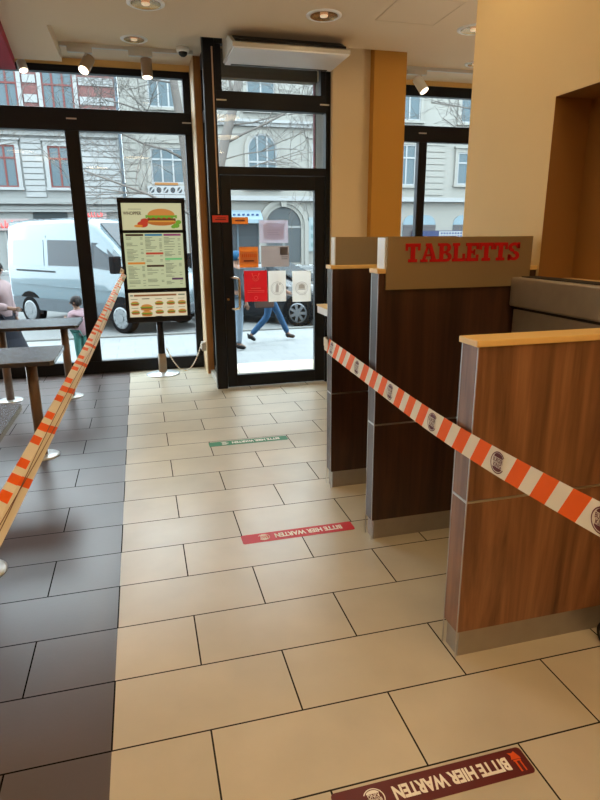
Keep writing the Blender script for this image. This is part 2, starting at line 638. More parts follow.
# ---- door bay: glazed side panel and glazed door with two lights over it
YD = 4.26
sp = thing('window_3', None, None, (0.945, 0, 0), kind='structure')
f = B()
f.box(-0.02, 0.03, 4.965, 5.0, 0.0, ZR).box(-0.02, 0.03, 4.345, 4.38, 0.0, ZR)
f.box(-0.02, 0.03, 4.38, 4.965, 0.0, 0.10).box(-0.02, 0.03, 4.38, 4.965, 2.60, 2.70).box(-0.02, 0.03, 4.38, 4.965, 3.08, ZR)
f.build('window_frame', 'black', sp, bevel=0.003)
B().box(-0.06, -0.02, 4.345, 5.0, 0.0, 0.045).build('sill', 'greywhite', sp)
B().box(-0.006, 0.002, 4.376, 4.97, 0.096, 2.604).build('pane', 'glass', sp)
B().box(-0.006, 0.002, 4.376, 4.97, 2.696, 3.084).build('pane', 'glass', sp)

dr = thing('door_1', None, None, (0, YD, 0), kind='structure')
f = B()
f.box(0.870, 0.975, 0, 0.09, 0, ZC + 0.1).box(2.005, 2.06, 0, 0.09, 0, ZC + 0.1)
f.box(0.975, 2.005, 0, 0.09, 2.05, 2.12).box(0.975, 2.005, 0, 0.09, 2.61, 2.755).box(0.975, 2.005, 0, 0.09, 3.13, ZC + 0.1)
f.box(0.975, 1.03, 0.005, 0.085, 2.755, 3.13).box(1.955, 2.005, 0.005, 0.085, 2.755, 3.13)
f.build('door_frame', 'black', dr, bevel=0.004)
leaf = B()
leaf.box(0.980, 1.077, 0.01, 0.07, 0.012, 2.045).box(1.897, 2.0, 0.01, 0.07, 0.012, 2.045)
leaf.box(1.077, 1.897, 0.01, 0.07, 0.012, 0.135).box(1.077, 1.897, 0.01, 0.07, 1.918, 2.045)
lf = leaf.build('door_leaf', 'black', dr, bevel=0.003)
B().box(1.073, 1.901, 0.034, 0.042, 0.131, 1.922).build('pane', 'glass', lf)
hd = B().tube([(1.046, 0.01, 1.11), (1.046, -0.04, 1.11), (1.07, -0.052, 1.112), (1.105, -0.055, 1.105), (1.116, -0.055, 1.085), (1.116, -0.055, 0.835), (1.105, -0.055, 0.815), (1.07, -0.052, 0.808), (1.046, -0.04, 0.81), (1.046, 0.01, 0.81)], 0.0125, 10)
hd.build('handle', mat('polished_handle_steel', lin(215, 210, 205), 0.22, 1.0), lf)
B().cyl((1.012, 0.012, 0.90), (1.012, -0.004, 0.90), 0.012).build('lock', mat('brass_lock', lin(190, 150, 90), 0.3, 1.0), lf)
B().box(0.971, 2.009, 0.034, 0.042, 2.116, 2.614).build('pane', 'glass', dr)
B().box(1.026, 1.959, 0.034, 0.042, 2.751, 3.134).build('pane', 'glass', dr)
for xx in (1.02, 1.99):
    B().box(xx - 0.045, xx + 0.045, -0.006, 0.001, 2.672, 2.684).build('vent_slot', 'alu', dr)

# ---- outside ground (the street lies lower than the shop floor)
pav = paving_material('sidewalk_slabs', lin(82, 84, 84), lin(76, 78, 79), lin(58, 60, 62), 0.6, 0.4)
road = omat('pale_road_surface', lin(186, 188, 188), 0.85, noise=0.07, nscale=0.8)
tag(B().box(-40, 50, 5.46, 11.0, -0.8, -0.50).build('sidewalk', pav), kind='structure')
tag(B().box(-40, 50, 11.0, 35.0, -0.9, -0.56).build('street', road), kind='structure')
tag(B().box(-40, 50, 11.0, 11.16, -0.7, -0.47).build('kerb', omat('granite_kerb', lin(176, 176, 172), 0.8)), kind='structure')
tag(B().box(-40, 50, 35.0, 38.0, -0.9, -0.45).build('sidewalk_opposite', pav), kind='structure')
b = B()
b.box(0.94, 2.05, 4.345, 4.95, -0.6, -0.004)
for k, z in enumerate((-0.13, -0.26, -0.38)):
    b.box(0.75, 2.3, 4.95 + 0.3 * k, 5.25 + 0.3 * k, -0.6, z)
tag(b.build('doorstep', omat('doorstep_stone', lin(130, 132, 132), 0.8, noise=0.08)), kind='structure')
tag(B().box(-4.0, 0.93, 5.45, 5.50, -0.6, 0.0).box(3.05, 5.6, 5.45, 5.5, -0.6, 0.0).build('facade_base', 'greywhite'), kind='structure')

# ceiling hatch
h = thing('trim_6', None, None, (2.35, 3.06, ZC), kind='structure')
fr = B()
for x0, x1, y0, y1 in ((-0.25, 0.25, -0.25, -0.243), (-0.25, 0.25, 0.243, 0.25), (-0.25, -0.243, -0.243, 0.243), (0.243, 0.25, -0.243, 0.243)):
    fr.box(x0, x1, y0, y1, -0.003, 0.002)
fr.build('hatch_frame', mat('hatch_frame_grey', lin(207, 189, 163), 0.85), h)
B().box(-0.24, 0.24, -0.24, 0.24, -0.0015, 0.002).build('hatch_panel', 'ceil', h)


# ================================================================== COUNTERS
def counter(name, label, x0, x1, y0, y1, z1, skin, capmat, seam=0.618, group=None):
    t = thing(name, label, 'counter', (x0, (y0 + y1) / 2, 0), group=group)
    L, d = x1 - x0, (y1 - y0) / 2
    B().box(0.012, L, -d + 0.006, d - 0.006, 0.0, 0.105).build('plinth', 'steel', t)
    B().box(0.0, L, -d, d, 0.105, seam - 0.004).build('lower_panel', skin, t, bevel=0.002)
    B().box(0.0, L, -d, d, seam + 0.004, z1).build('upper_panel', skin, t, bevel=0.002)
    B().box(-0.0015, L, -d - 0.0015, d + 0.0015, seam - 0.004, seam + 0.004).build('joint_strip', 'alu', t)
    e = B()
    for yy in (-d, d):
        e.box(-0.0016, 0.002, yy - 0.0018, yy + 0.0018, 0.0, z1)
    e.build('edge_trim', 'alu', t)
    B().box(-0.010, L, -d - 0.010, d + 0.010, z1, z1 + 0.021).build('cap', capmat, t, bevel=0.003)
    return t


c3 = counter('counter_partition', 'low walnut counter partition with cream cap, front one behind the striped tape', 1.205, 2.048, 0.09, 0.185, 1.158, 'walnut', 'cap', 0.622)
c2 = counter('counter_partition', 'dark brown counter partition under the sign with red lettering', 1.230, 2.048, 0.985, 1.065, 1.332, 'walnut_shaded', 'cap', 0.615)
c1 = counter('counter_partition', 'dark brown counter partition nearest the glass door with blank sign box', 1.228, 2.048, 1.65, 1.73, 1.318, 'walnut_shaded', 'cap', 0.60)

# sign boxes on the two dark partitions
t = thing('sign_box', 'metal sign box with raised red lettering standing on the dark partition', 'sign', (1.255, 1.0, 1.353))
B().box(0.0, 0.745, -0.02, 0.065, 0.0, 0.135).build('light_box', 'acryl', t)
B().box(0.006, 0.747, -0.032, -0.02, -0.093, 0.136).build('front_plate', 'signsteel', t)


def slab_letter(ch, b, x, z, w, h, y0, y1):
    """one slab-serif capital built of solid strokes, x/z = lower left corner"""
    s, sf = 0.27 * w, 0.17 * h
    bx = lambda a0, a1, c0, c1: b.box(x + a0 * w, x + a1 * w, y0, y1, z + c0 * h, z + c1 * h)
    if ch == 'T':
        bx(0, 1, 0.82, 1); bx(0, 0.16, 0.62, 0.82); bx(0.84, 1, 0.62, 0.82); bx(0.35, 0.65, 0.17, 0.82); bx(0.2, 0.8, 0, 0.17)
    elif ch == 'L':
        bx(0.12, 0.42, 0.17, 0.84); bx(0, 0.56, 0.84, 1); bx(0, 1, 0, 0.17); bx(0.82, 1, 0.17, 0.42)
    elif ch == 'E':
        bx(0.12, 0.42, 0.17, 0.83); bx(0, 1, 0.83, 1); bx(0, 1, 0, 0.17); bx(0.82, 1, 0.17, 0.36); bx(0.82, 1, 0.64, 0.83); bx(0.42, 0.68, 0.42, 0.58); bx(0.62, 0.72, 0.34, 0.66)
    elif ch == 'A':
        b.prism([(x + 0.40 * w, z + h), (x + 0.62 * w, z + h), (x + 0.94 * w, z + 0.15 * h), (x + 0.66 * w, z + 0.15 * h), (x + 0.47 * w, z + 0.82 * h), (x + 0.28 * w, z + 0.15 * h), (x + 0.10 * w, z + 0.15 * h)], y0, y1)
        bx(0.28, 0.40, 0.83, 1); bx(-0.02, 0.42, 0, 0.15); bx(0.56, 1.04, 0, 0.15); bx(0.34, 0.66, 0.30, 0.43)
    elif ch == 'B':
        bx(0.12, 0.40, 0.15, 0.85); bx(0, 0.62, 0.85, 1); bx(0, 0.64, 0, 0.15); bx(0.40, 0.62, 0.44, 0.58)
        for z0, z1, r in ((0.5, 1.0, 0.92), (0.0, 0.52, 1.0)):
            cz, rz = (z0 + z1) / 2, (z1 - z0) / 2
            n = 10
            po = [(x + (0.60 + (r - 0.60) * math.cos(a)) * w, z + (cz + rz * math.sin(a)) * h) for a in [-PI / 2 + PI * i / n for i in range(n + 1)]]
            pi_ = [(x + (0.60 + (r - 0.60 - 0.24) * math.cos(a)) * w, z + (cz + (rz - 0.15) * math.sin(a)) * h) for a in [PI / 2 - PI * i / n for i in range(n + 1)]]
            for i in range(n):
                b.prism([po[i], po[i + 1], pi_[n - i - 1], pi_[n - i]], y0, y1)
    elif ch == 'S':
        n = 9
        for cx, cz, a0, a1 in ((0.5, 0.735, -0.08 * PI, 1.5 * PI), (0.5, 0.265, 0.5 * PI, -1.06 * PI)):
            ro = (0.48, 0.265)
            ri = (0.20, 0.10)
            for i in range(2 * n):
                aa, ab = a0 + (a1 - a0) * i / (2 * n), a0 + (a1 - a0) * (i + 1) / (2 * n)
                q = [(x + (cx + k[0] * math.cos(a)) * w, z + (cz + k[1] * math.sin(a)) * h) for k, a in ((ro, aa), (ro, ab), (ri, ab), (ri, aa))]
                b.prism(q, y0, y1)
        bx(0.80, 0.98, 0.66, 1.0); bx(0.02, 0.20, 0.0, 0.34)


widths = dict(T=0.074, A=0.082, B=0.072, L=0.066, E=0.068, S=0.064)
tot = sum(widths[c] for c in 'TABLETTS')
lx = 0.094
k = 0.585 / (tot + 0.004 * 7)
for ch in 'TABLETTS':
    b = B()
    slab_letter(ch, b, lx, 0.027, widths[ch] * k, 0.082, -0.037, -0.032)
    b.build('letter', 'redletter', t)
    lx += (widths[ch] + 0.004) * k

t = thing('sign_box', 'blank metal sign box standing on the partition nearest the door', 'sign', (1.245, 1.675, 1.339))
B().box(0.0, 0.745, -0.012, 0.05, 0.0, 0.15).build('light_box', 'acryl', t)
B().box(0.006, 0.747, -0.02, -0.012, -0.012, 0.151).build('front_plate', 'signsteel', t)

# brushed steel tray return between the two front partitions
t = thing('tray_return_cabinet', 'brushed steel tray return cabinet against the ochre wall recess', 'cabinet', (1.98, 0.66, 0))
B().box(-0.05, 0.065, -0.27, 0.31, 0.0, 1.15).build('body', 'steel', t, bevel=0.004)
B().box(-0.075, 0.065, -0.285, 0.315, 1.165, 1.302).build('top_tray', 'steel', t, bevel=0.010, seg=3)
B().box(-0.045, 0.060, -0.262, 0.30, 1.15, 1.165).build('shadow_gap', 'rubber', t)
B().box(-0.04, 0.050, -0.24, 0.28, 1.302, 1.306).build('rubber_mat', 'rubber', t)

# high table beyond the partitions
t = thing('high_table', 'white edge of a high table seen between the dark partition and the glass door', 'table', (1.95, 2.80, 0))
B().box(-0.40, 0.35, -0.22, 0.22, 0.90, 0.955).build('table_top', 'white', t, bevel=0.004)
B().box(-0.405, 0.355, -0.225, 0.225, 0.955, 0.968).build('top_sheet', 'cap', t, bevel=0.003)
l_ = B().cyl((0, 0, 0.012), (0, 0, 0.90), 0.036, 28).build('leg', 'bronze', t)
B().lathe([(0, 0), (0.2, 0), (0.2, 0.008), (0.05, 0.015), (0, 0.015)]).build('base_plate', 'baseplate', l_)

# castor of a tray trolley just at the picture's edge
t = thing('tray_trolley', 'tray trolley castor wheel standing beside the front walnut partition', 'trolley', (1.86, -0.28, 0))
tr_pts = ((-0.075, 0.27), (0.095, 0.27), (-0.075, -0.27), (0.095, -0.27))
for x, y in tr_pts:
    q = B().cyl((x - 0.012, y, 0.05), (x + 0.012, y, 0.05), 0.05, 28).build('castor_wheel', 'rubber', t, bevel=0.004)
    B().cyl((x - 0.0135, y, 0.05), (x + 0.0135, y, 0.05), 0.030, 24).build('hub', 'alu', q)
    B().box(x - 0.02, x - 0.015, y - 0.016, y + 0.016, 0.04, 0.115).box(x + 0.015, x + 0.02, y - 0.016, y + 0.016, 0.04, 0.115).box(x - 0.02, x + 0.02, y - 0.016, y + 0.016, 0.11, 0.118).build('fork', 'alu', q)
B().box(-0.09, 0.11, -0.29, 0.29, 0.118, 0.14).build('deck', 'steel', t)
for x, y in tr_pts:
    B().cyl((x, y, 0.14), (x, y, 0.95), 0.011).build('post', 'alu', t)

# ================================================================== FLOOR STRIPS


def emblem_bm(b, r, mi=0):
    """round bun emblem, flat in x/y, radius r"""
    def half(sgn, c, rx, ry, n=16):
        pts = [(rx * math.cos(PI * i / n) * r, (c + sgn * ry * math.sin(PI * i / n)) * r, 0) for i in range(n + 1)]
        b.face(pts if sgn > 0 else pts[::-1], mi)
    half(1, 0.46, 0.62, 0.40)
    half(-1, -0.46, 0.62, 0.36)
    n = 40
    for i in range(n):
        a, c = 0.22 * PI + 1.62 * PI * i / n, 0.22 * PI + 1.62 * PI * (i + 1) / n
        b.face([(r * k * math.cos(t), r * k * math.sin(t), 0) for k, t in ((1.0, a), (1.0, c), (0.9, c), (0.9, a))], mi)
    return b


_word = {}


def emblem(parent, mtx, r, m, name='printed_emblem'):
    b = emblem_bm(B(), r)
    for w, yy in (('BURGER', 0.20), ('KING', -0.24)):
        me = text_mesh(w, 0.55 * r, 0.012 * r, width=(1.35 if w == 'BURGER' else 1.1) * r)
        me.transform(Matrix.Translation((0, yy * r, 0)))
        b.bm.from_mesh(me)
        bpy.data.meshes.remove(me)
    o = b.build(name, m, parent, recalc=False)
    o.matrix_local = mtx
    return o


def floor_strip(label, y, body, m, printm, icon=False):
    t = thing('floor_strip', label, 'floor sticker', (0.893, y, 0.0), rotz=PI, group='waiting line strips on the floor')
    b = B()
    n = 6
    pts = []
    for cx, cy, a0 in ((0.287, 0.032, 0), (-0.287, 0.032, PI / 2), (-0.287, -0.032, PI), (0.287, -0.032, 1.5 * PI)):
        pts += [(cx + 0.013 * math.cos(a0 + PI / 2 * i / n), cy + 0.013 * math.sin(a0 + PI / 2 * i / n)) for i in range(n + 1)]
    b.prism(pts, 0.0, 0.0012, 'z')
    b.build('vinyl', m, t)
    me = text_mesh(body, 0.056, 0.0024, width=0.365)
    o = link('lettering', me, printm, t, (-0.055, 0, 0.0022))
    emblem(t, Matrix.Translation((0.185, 0, 0.0022)), 0.031, printm)
    if icon:
        b = B()
        b.box(-0.010, -0.006, -0.001, 0.033, 0, 0.0006).box(0.004, 0.009, -0.001, 0.033, 0, 0.0006).box(-0.012, 0.012, -0.006, -0.001, 0, 0.0006)
        b.prism([(-0.016, -0.008), (0.016, -0.008), (0.010, -0.022), (0.016, -0.032), (0.004, -0.028), (-0.006, -0.034), (-0.010, -0.022)], 0, 0.0006, 'z')
        b.build('icon', 'print_orange', t, (-0.268, 0, 0.0016))
    return t


floor_strip('green floor strip with white lettering, the one nearest the glass door', 2.633, 'BITTE HIER WARTEN', 'stripgreen', 'print_white')
floor_strip('bright red floor strip with white lettering beside the dark partition', 1.157, 'BITTE HIER WARTEN', 'stripred', 'print_white')
floor_strip('dark maroon floor strip with white lettering at the bottom of the photo', -0.357, 'BITTE HIER WARTEN', 'stripmaroon', 'print_white', True)

# ================================================================== BARRIER TAPES
LOGO, OR, WH = 0.120, 0.062, 0.050
SEQ = [('logo', LOGO), ('o', OR), ('w', WH), ('o', OR), ('w', WH), ('o', OR)]


def ribbon(b, path, up_of, width, s_start, slant=0.035, step=0.03, plain=False):
    """striped ribbon along path(s); returns the logo centres along s"""
    L = path['L']
    s = s_start
    i = 0
    logos = []
    bounds = []
    while s < L:
        kind, ln = SEQ[i % len(SEQ)]
        e = min(s + ln, L)
        if e > 0:
            bounds.append((max(s, 0), e, 1 if kind == 'o' else 0))
            if kind == 'logo' and s > 0.02:
                logos.append(s + ln / 2)
        s += ln
        i += 1
    for k_, (a, e, mi) in enumerate(bounds):
        n = max(1, int((e - a) / step))
        for k in range(n):
            q0, q1 = a + (e - a) * k / n, a + (e - a) * (k + 1) / n
            vs = []
            for q, t in ((q0, -0.5), (q1, -0.5), (q1, 0.5), (q0, 0.5)):
                sq = min(max(q + t * slant, 0), L)
                vs.append(path['f'](sq) + up_of(sq) * (t * width))
            f = b.face(vs, 0 if plain and k_ % 3 else mi)
            f.smooth = True
    return logos


# right tape: from the partition nearest the door towards the camera's right
PR = [Vector((1.208, 1.66, 0.888)), Vector((1.200, 0.92, 0.855)), Vector((1.186, 0.20, 0.838)), Vector((1.215, -0.45, 0.838)), Vector((1.26, -1.1, 0.86))]


def spline(P):
    seg = [(P[i + 1] - P[i]).length for i in range(len(P) - 1)]
    L = sum(seg)

    def f(s):
        i = 0
        while i < len(seg) - 1 and s > seg[i]:
            s -= seg[i]
            i += 1
        t = min(s / seg[i], 1.2)
        p0, p1, p2, p3 = P[max(i - 1, 0)], P[i], P[i + 1], P[min(i + 2, len(P) - 1)]
        return 0.5 * ((2 * p1) + (p2 - p0) * t + (2 * p0 - 5 * p1 + 4 * p2 - p3) * t * t + (3 * p1 - p0 - 3 * p2 + p3) * t ** 3)
    return dict(L=L, f=f)


T = thing('barrier_tape', 'orange and white barrier tape strung along the wooden partitions', 'barrier tape', (1.186, 1.69, 0.888), group='striped barrier tapes')
base = Vector(T.location)
pth = spline(PR)
b = B()
upf = lambda s: Vector((0.16, 0, 0.985)) if s < 0.5 else Vector((0.10, 0, 0.99))
logos = ribbon(b, pth, upf, 0.083, 1.66 - 0.375 - 0.403 * 4 - 0.025, slant=0.035)
b.xf(Matrix.Translation(-base))
b.build('ribbon', ['tapewhite', 'tapeorange'], T, recalc=False)
for s in logos:
    c = pth['f'](s) - base
    d = (pth['f'](s + 0.02) - pth['f'](s - 0.02)).normalized()
    u = upf(s)
    u = (u - d * u.dot(d)).normalized()
    nrm = d.cross(u)
    mtx = Matrix((d, u, nrm)).transposed().to_4x4()
    if nrm.x > 0:
        mtx = Matrix((-d, u, -nrm)).transposed().to_4x4()
        nrm = -nrm
    mtx.translation = c + nrm * 0.0022
    emblem(T, mtx, 0.034, 'print_maroon')
# the end wound round the partition and knotted
b = B()
for k, (w, tw) in enumerate(((0.075, 0.0), (0.05, 0.012))):
    pts = [(1.198, 1.80), (1.30, 1.745 + 0.004), (1.192 - 0.002 * k, 1.742), (1.186 - 0.003 * k, 1.72), (1.186 - 0.003 * k, 1.65)]
    pts = [(1.27, 1.7445), (1.20, 1.7445), (1.188 - 0.003 * k, 1.738), (1.185 - 0.003 * k, 1.70), (1.186 - 0.003 * k, 1.655)]
    for (x0, y0), (x1, y1) in [((p_[0] + .022, p_[1]), (q_[0] + .022, q_[1])) for p_, q_ in zip(pts, pts[1:])]:
        b.face([(x0, y0, 0.888 - w / 2 + tw), (x1, y1, 0.888 - w / 2 + tw), (x1, y1, 0.888 + w / 2 + tw), (x0, y0, 0.888 + w / 2 + tw)])
b.xf(Matrix.Translation(-base))
b.build('wound_end', 'tapewhite', T, recalc=False)

# left tape: from the menu stand down to the camera's left, folded lengthwise
PL = [Vector((0.010, 5.06, 1.13)), Vector((-0.040, 3.9, 1.066)), Vector((-0.080, 2.5, 1.006)), Vector((-0.124, 1.1, 0.954)), Vector((-0.176, -0.1, 0.905)), Vector((-0.21, -0.9, 0.89))]
T = thing('barrier_tape', 'crumpled orange and white barrier tape tied to the menu board beside the tables', 'barrier tape', PL[0], group='striped barrier tapes')
base = Vector(T.location)
pth = spline(PL)
PW = 0.027
w_a = lambda s: Vector((0.93, 0, -0.36 + 0.06 * math.sin(2.1 * s)))
w_b = lambda s: Vector((0.74, 0, -0.67 + 0.10 * math.sin(3.3 * s)))
p_a = dict(L=pth['L'], f=lambda s: pth['f'](s) + w_a(s) * PW * 0.5)
p_b = dict(L=pth['L'], f=lambda s: pth['f'](s) + w_a(s) * PW + w_b(s) * 0.014)
b = B()
ribbon(b, p_a, w_a, PW, -0.1, slant=0.01)
ribbon(b, p_b, w_b, 0.028, -0.22, slant=-0.02, plain=True)
b.xf(Matrix.Translation(-base))
b.build('ribbon', ['tapewhite', 'tapeorange'], T, recalc=False)
# creases where the film is gathered
cr = B()
for q, ph in ((0.10, 0.0), (0.021, 1.3)):
    pts = []
    for i in range(70):
        s_ = 0.3 + (pth['L'] - 0.4) * i / 69
        pts.append(pth['f'](s_) + w_a(s_) * PW + w_b(s_) * (0.013 + 0.010 * math.sin(1.9 * s_ + ph * 2)) + Vector((0, 0, 0.0012)) - base)
    cr.tube(pts, 0.0011, 5)
cr.build('crease', mat('brown_crease', lin(120, 84, 60), 0.6), T)
b = B()
b.tube([(0.0, 0.0, -0.03), (0.012, -0.012, 0.0), (0.016, -0.004, 0.03), (0.0, 0.012, 0.045), (-0.01, 0.0, 0.01), (0.01, -0.006, -0.05)], [0.008, 0.012, 0.010, 0.009, 0.011, 0.004], 8)
b.build('knot', 'tapewhite', T)


# ================================================================== MENU BOARD
t = thing('menu_board', 'free-standing lit menu board in a black frame by the shop window', 'menu board', (0.362, 5.13, 0))
B().lathe([(0, 0), (0.185, 0), (0.185, 0.008), (0.17, 0.014), (0.06, 0.018), (0.055, 0.03), (0, 0.03)]).build('base_plate', 'baseplate', t)
B().cyl((0, 0, 0.02), (0, 0, 0.66), 0.038, 28).build('post', 'black', t)
B().cyl((0, 0, 0.03), (0, 0, 0.24), 0.046, 28).build('sleeve', mat('beige_sleeve', lin(150, 132, 110), 0.5), t)
X0, X1 = -0.342, 0.342
fz = [(0.598, 0.655), (0.918, 0.958), (1.535, 1.566), (1.836, 1.888)]
f = B()
for z0, z1 in fz:
    f.box(X0, X1, -0.05, 0.035, z0, z1)
f.box(X0, X0 + 0.036, -0.05, 0.035, 0.655, 1.836).box(X1 - 0.036, X1, -0.05, 0.035, 0.655, 1.836)
f.box(X0 + 0.02, X1 - 0.02, 0.02, 0.04, 0.61, 1.87)
f.build('frame', 'black', t, bevel=0.004)
E_ = {}
for nm, c in dict(scr=(204, 212, 168), hdr=(216, 214, 168), txt=(120, 128, 104), dark=(60, 40, 30), blue=(60, 130, 160), mag=(146, 60, 110), red=(200, 70, 50),
                  green=(120, 200, 130), orange=(226, 140, 50), bun=(214, 140, 66), bun2=(190, 110, 44), leaf=(110, 168, 50), patty=(110, 56, 34), tom=(200, 60, 40),
                  cheese=(236, 190, 70), purple=(90, 50, 90), cream=(238, 226, 190), brown=(150, 96, 56)).items():
    E_[nm] = emis('screen_' + nm, lin(*c), 0.6)
EN = list(E_)
EM = [E_[k] for k in EN]
ix = {k: i for i, k in enumerate(EN)}
YS = -0.012
xa, xb = X0 + 0.036, X1 - 0.036
for z0, z1, c in ((0.655, 0.918, 'cream'), (0.958, 1.535, 'scr'), (1.566, 1.836, 'hdr')):
    B().box(xa, xb, YS, 0.02, z0, z1).build('screen', E_[c], t)


def bar(b, x0, x1, z0, z1, c, y=-0.0135):
    b.face([(x0, y, z0), (x1, y, z0), (x1, y, z1), (x0, y, z1)], ix[c])


def burger(b, cx, cz, w, big=False):
    h = w * 0.62
    y = -0.0138
    b.ell(cx, cz - 0.26 * h, 0.50 * w, 0.20 * h, y, PI, 2 * PI, 16, ix['bun2'])
    bar(b, cx - 0.5 * w, cx + 0.5 * w, cz - 0.27 * h, cz - 0.20 * h, 'bun', y - 0.0001)
    bar(b, cx - 0.49 * w, cx + 0.49 * w, cz - 0.20 * h, cz - 0.06 * h, 'patty', y - 0.0002)
    bar(b, cx - 0.46 * w, cx + 0.40 * w, cz - 0.06 * h, cz + 0.0 * h, 'tom', y - 0.0003)
    n = 12
    pts = [(cx - 0.54 * w + 1.08 * w * i / n, y - 0.0004, cz + 0.12 * h) for i in range(n + 1)]
    low = [(cx + 0.54 * w - 1.08 * w * i / n, y - 0.0004, cz + (0.0 if i % 2 else -0.08) * h) for i in range(n + 1)]
    b.face(pts + low, ix['leaf'])
    b.ell(cx, cz + 0.10 * h, 0.47 * w, 0.36 * h, y - 0.0005, 0, PI, 18, ix['bun'])
    if big:
        bar(b, cx - 0.44 * w, cx + 0.44 * w, cz - 0.215 * h, cz - 0.185 * h, 'cheese', y - 0.0006)


def burger_picture(cx, cz, w, big=False):
    q = B()
    burger(q, cx, cz, w, big)
    q.build('burger_picture', EM, t, recalc=False)


# top panel: burger, tomato, lettuce
burger_picture(0.095, 1.695, 0.30, True)
for k, (px_, pz, r, c) in enumerate(((-0.10, 1.625, 0.055, 'tom'), (-0.08, 1.66, 0.04, 'tom'), (-0.145, 1.607, 0.045, 'orange'))):
    B().ell(px_, pz, r, r * (0.6 if c == 'tom' else 0.3), -0.0139 - 0.0002 * k, n=20, mi=ix[c]).build('tomato_picture', EM, t, recalc=False)
for k, (px_, pz, r) in enumerate(((0.245, 1.61, 0.035), (0.27, 1.645, 0.03), (0.215, 1.598, 0.025))):
    B().ell(px_, pz, r, r * 0.7, -0.0139 - 0.0002 * k, n=14, mi=ix['leaf']).build('lettuce_picture', EM, t, recalc=False)
# middle panel: three columns of printed lines under coloured headings
rng = random.Random(4)
cols = [(-0.285, -0.105), (-0.09, 0.09), (0.105, 0.285)]
heads = [[(1.505, 'dark'), (1.215, 'orange')], [(1.505, 'blue'), (1.315, 'red'), (1.185, 'dark')], [(1.505, 'mag'), (1.255, 'green'), (1.045, 'purple')]]
for (ca, cb_), hs in zip(cols, heads):
    z = 1.485
    b = B()
    while z > 0.985:
        if not any(hz - 0.012 < z < hz + 0.032 for hz, _ in hs) and rng.random() < 0.8:
            bar(b, ca, ca + rng.uniform(0.05, 0.12), z, z + 0.006, 'txt')
            if rng.random() < 0.7:
                bar(b, cb_ - 0.036, cb_ - 0.008, z, z + 0.006, 'txt')
        z -= 0.0135
    tag(b.build('printed_text', EM, t, recalc=False), kind='stuff')
    for hz, c in hs:
        b = B()
        bar(b, ca + (0.06 if c in ('dark', 'purple') and ca > 0 else 0.0), cb_, hz, hz + 0.021, c, -0.014)
        b.build('heading_bar', EM, t, recalc=False)
# bottom panel: heading bar, rows of small burgers
b = B()
bar(b, -0.25, 0.20, 0.875, 0.895, 'brown')
b.build('heading_bar', EM, t, recalc=False)
b = B()
bar(b, -0.29, -0.26, 0.878, 0.893, 'txt')
bar(b, 0.22, 0.29, 0.878, 0.893, 'txt')
for r_, z in enumerate((0.800, 0.705)):
    for c_, x in enumerate((-0.245, 0.01, 0.135, 0.255)):
        burger_picture(x, z, 0.085)
        bar(b, x - 0.04, x + 0.03, z + 0.042, z + 0.048, 'txt')
bar(b, -0.17, -0.09, 0.845, 0.853, 'dark')
tag(b.build('printed_text', EM, t, recalc=False), kind='stuff')
burger_picture(-0.125, 0.755, 0.125, True)
burger_picture(-0.125, 0.69, 0.11, True)
me = text_mesh('WHOPPER', 0.046, 0.0012, width=0.185)
me.transform(Matrix.Rotation(PI / 2, 4, 'X'))
link('lettering', me, E_['dark'], t, (-0.20, -0.0145, 1.735))
b = B()
for k in range(9):
    bar(b, -0.235 + 0.0145 * k, -0.226 + 0.0145 * k, 1.772, 1.780, 'txt')
tag(b.build('printed_text', EM, t, recalc=False), kind='stuff')

# white cable from the stand to the little box on the wooden post
t = thing('cable_box', 'small grey socket box fixed low on the pale wooden post', 'socket', (0.84, 5.10, 0.30))
B().box(-0.035, 0.011, -0.045, 0.045, -0.05, 0.05).build('housing', 'greywhite', t, bevel=0.006)
B().box(-0.040, -0.035, -0.03, 0.03, -0.03, 0.03).build('cover', 'white', t)
pts = []
P0, P1 = Vector((0.416, 5.10, 0.30)), Vector((0.805, 5.10, 0.335))
for i in range(33):
    u = i / 32
    p = P0.lerp(P1, u)
    p.z -= 4 * 0.275 * u * (1 - u)
    p.y -= 0.05 * math.sin(PI * u)
    pts.append(p)
b = B()
for i, p in enumerate(pts[:-1]):
    q = pts[i + 1]
    b.tube([p, p.lerp(q, 0.5), q], [0.004, 0.0085, 0.004], 8)
tag(b.build('hanging_chain', 'chain'), 'white chain hanging in a loop from the menu board post', 'chain')

# ================================================================== TABLES


def cafe_table(label, x0, x1, y0, y1, legs, z=0.75):
    t = thing('cafe_table', label, 'table', ((x0 + x1) / 2, (y0 + y1) / 2, 0), group='dark café tables by the window')
    hx, hy = (x1 - x0) / 2, (y1 - y0) / 2
    c = 0.025
    B().prism([(-hx + c, -hy), (hx - c, -hy), (hx, -hy + c), (hx, hy - c), (hx - c, hy), (-hx + c, hy), (-hx, hy - c), (-hx, -hy + c)], z - 0.03, z, 'z').build('table_top', 'tabletop', t, bevel=0.003)
    for lx_, ly_ in legs:
        x, y = lx_ - (x0 + x1) / 2, ly_ - (y0 + y1) / 2
        l = B().cyl((x, y, 0.012), (x, y, z - 0.03), 0.036, 28).build('leg', 'bronze', t)
        B().lathe([(0, 0), (0.115, 0), (0.115, 0.006), (0.10, 0.012), (0.045, 0.015), (0, 0.015)], (x, y, 0)).build('base_plate', 'baseplate', l)
    return t


cafe_table('dark café table closest to the shop window, farthest from the camera', -1.28, -0.375, 3.97, 4.54, [(-0.545, 4.40), (-1.09, 4.40)])
cafe_table('dark café table between the other two tables beside the tape', -1.28, -0.375, 2.38, 2.965, [(-0.575, 2.74), (-1.09, 2.74)])
cafe_table('dark café table nearest the camera, only its corner showing at the left edge', -1.28, -0.39, 0.86, 1.39, [(-0.63, 1.19), (-1.09, 1.19)])

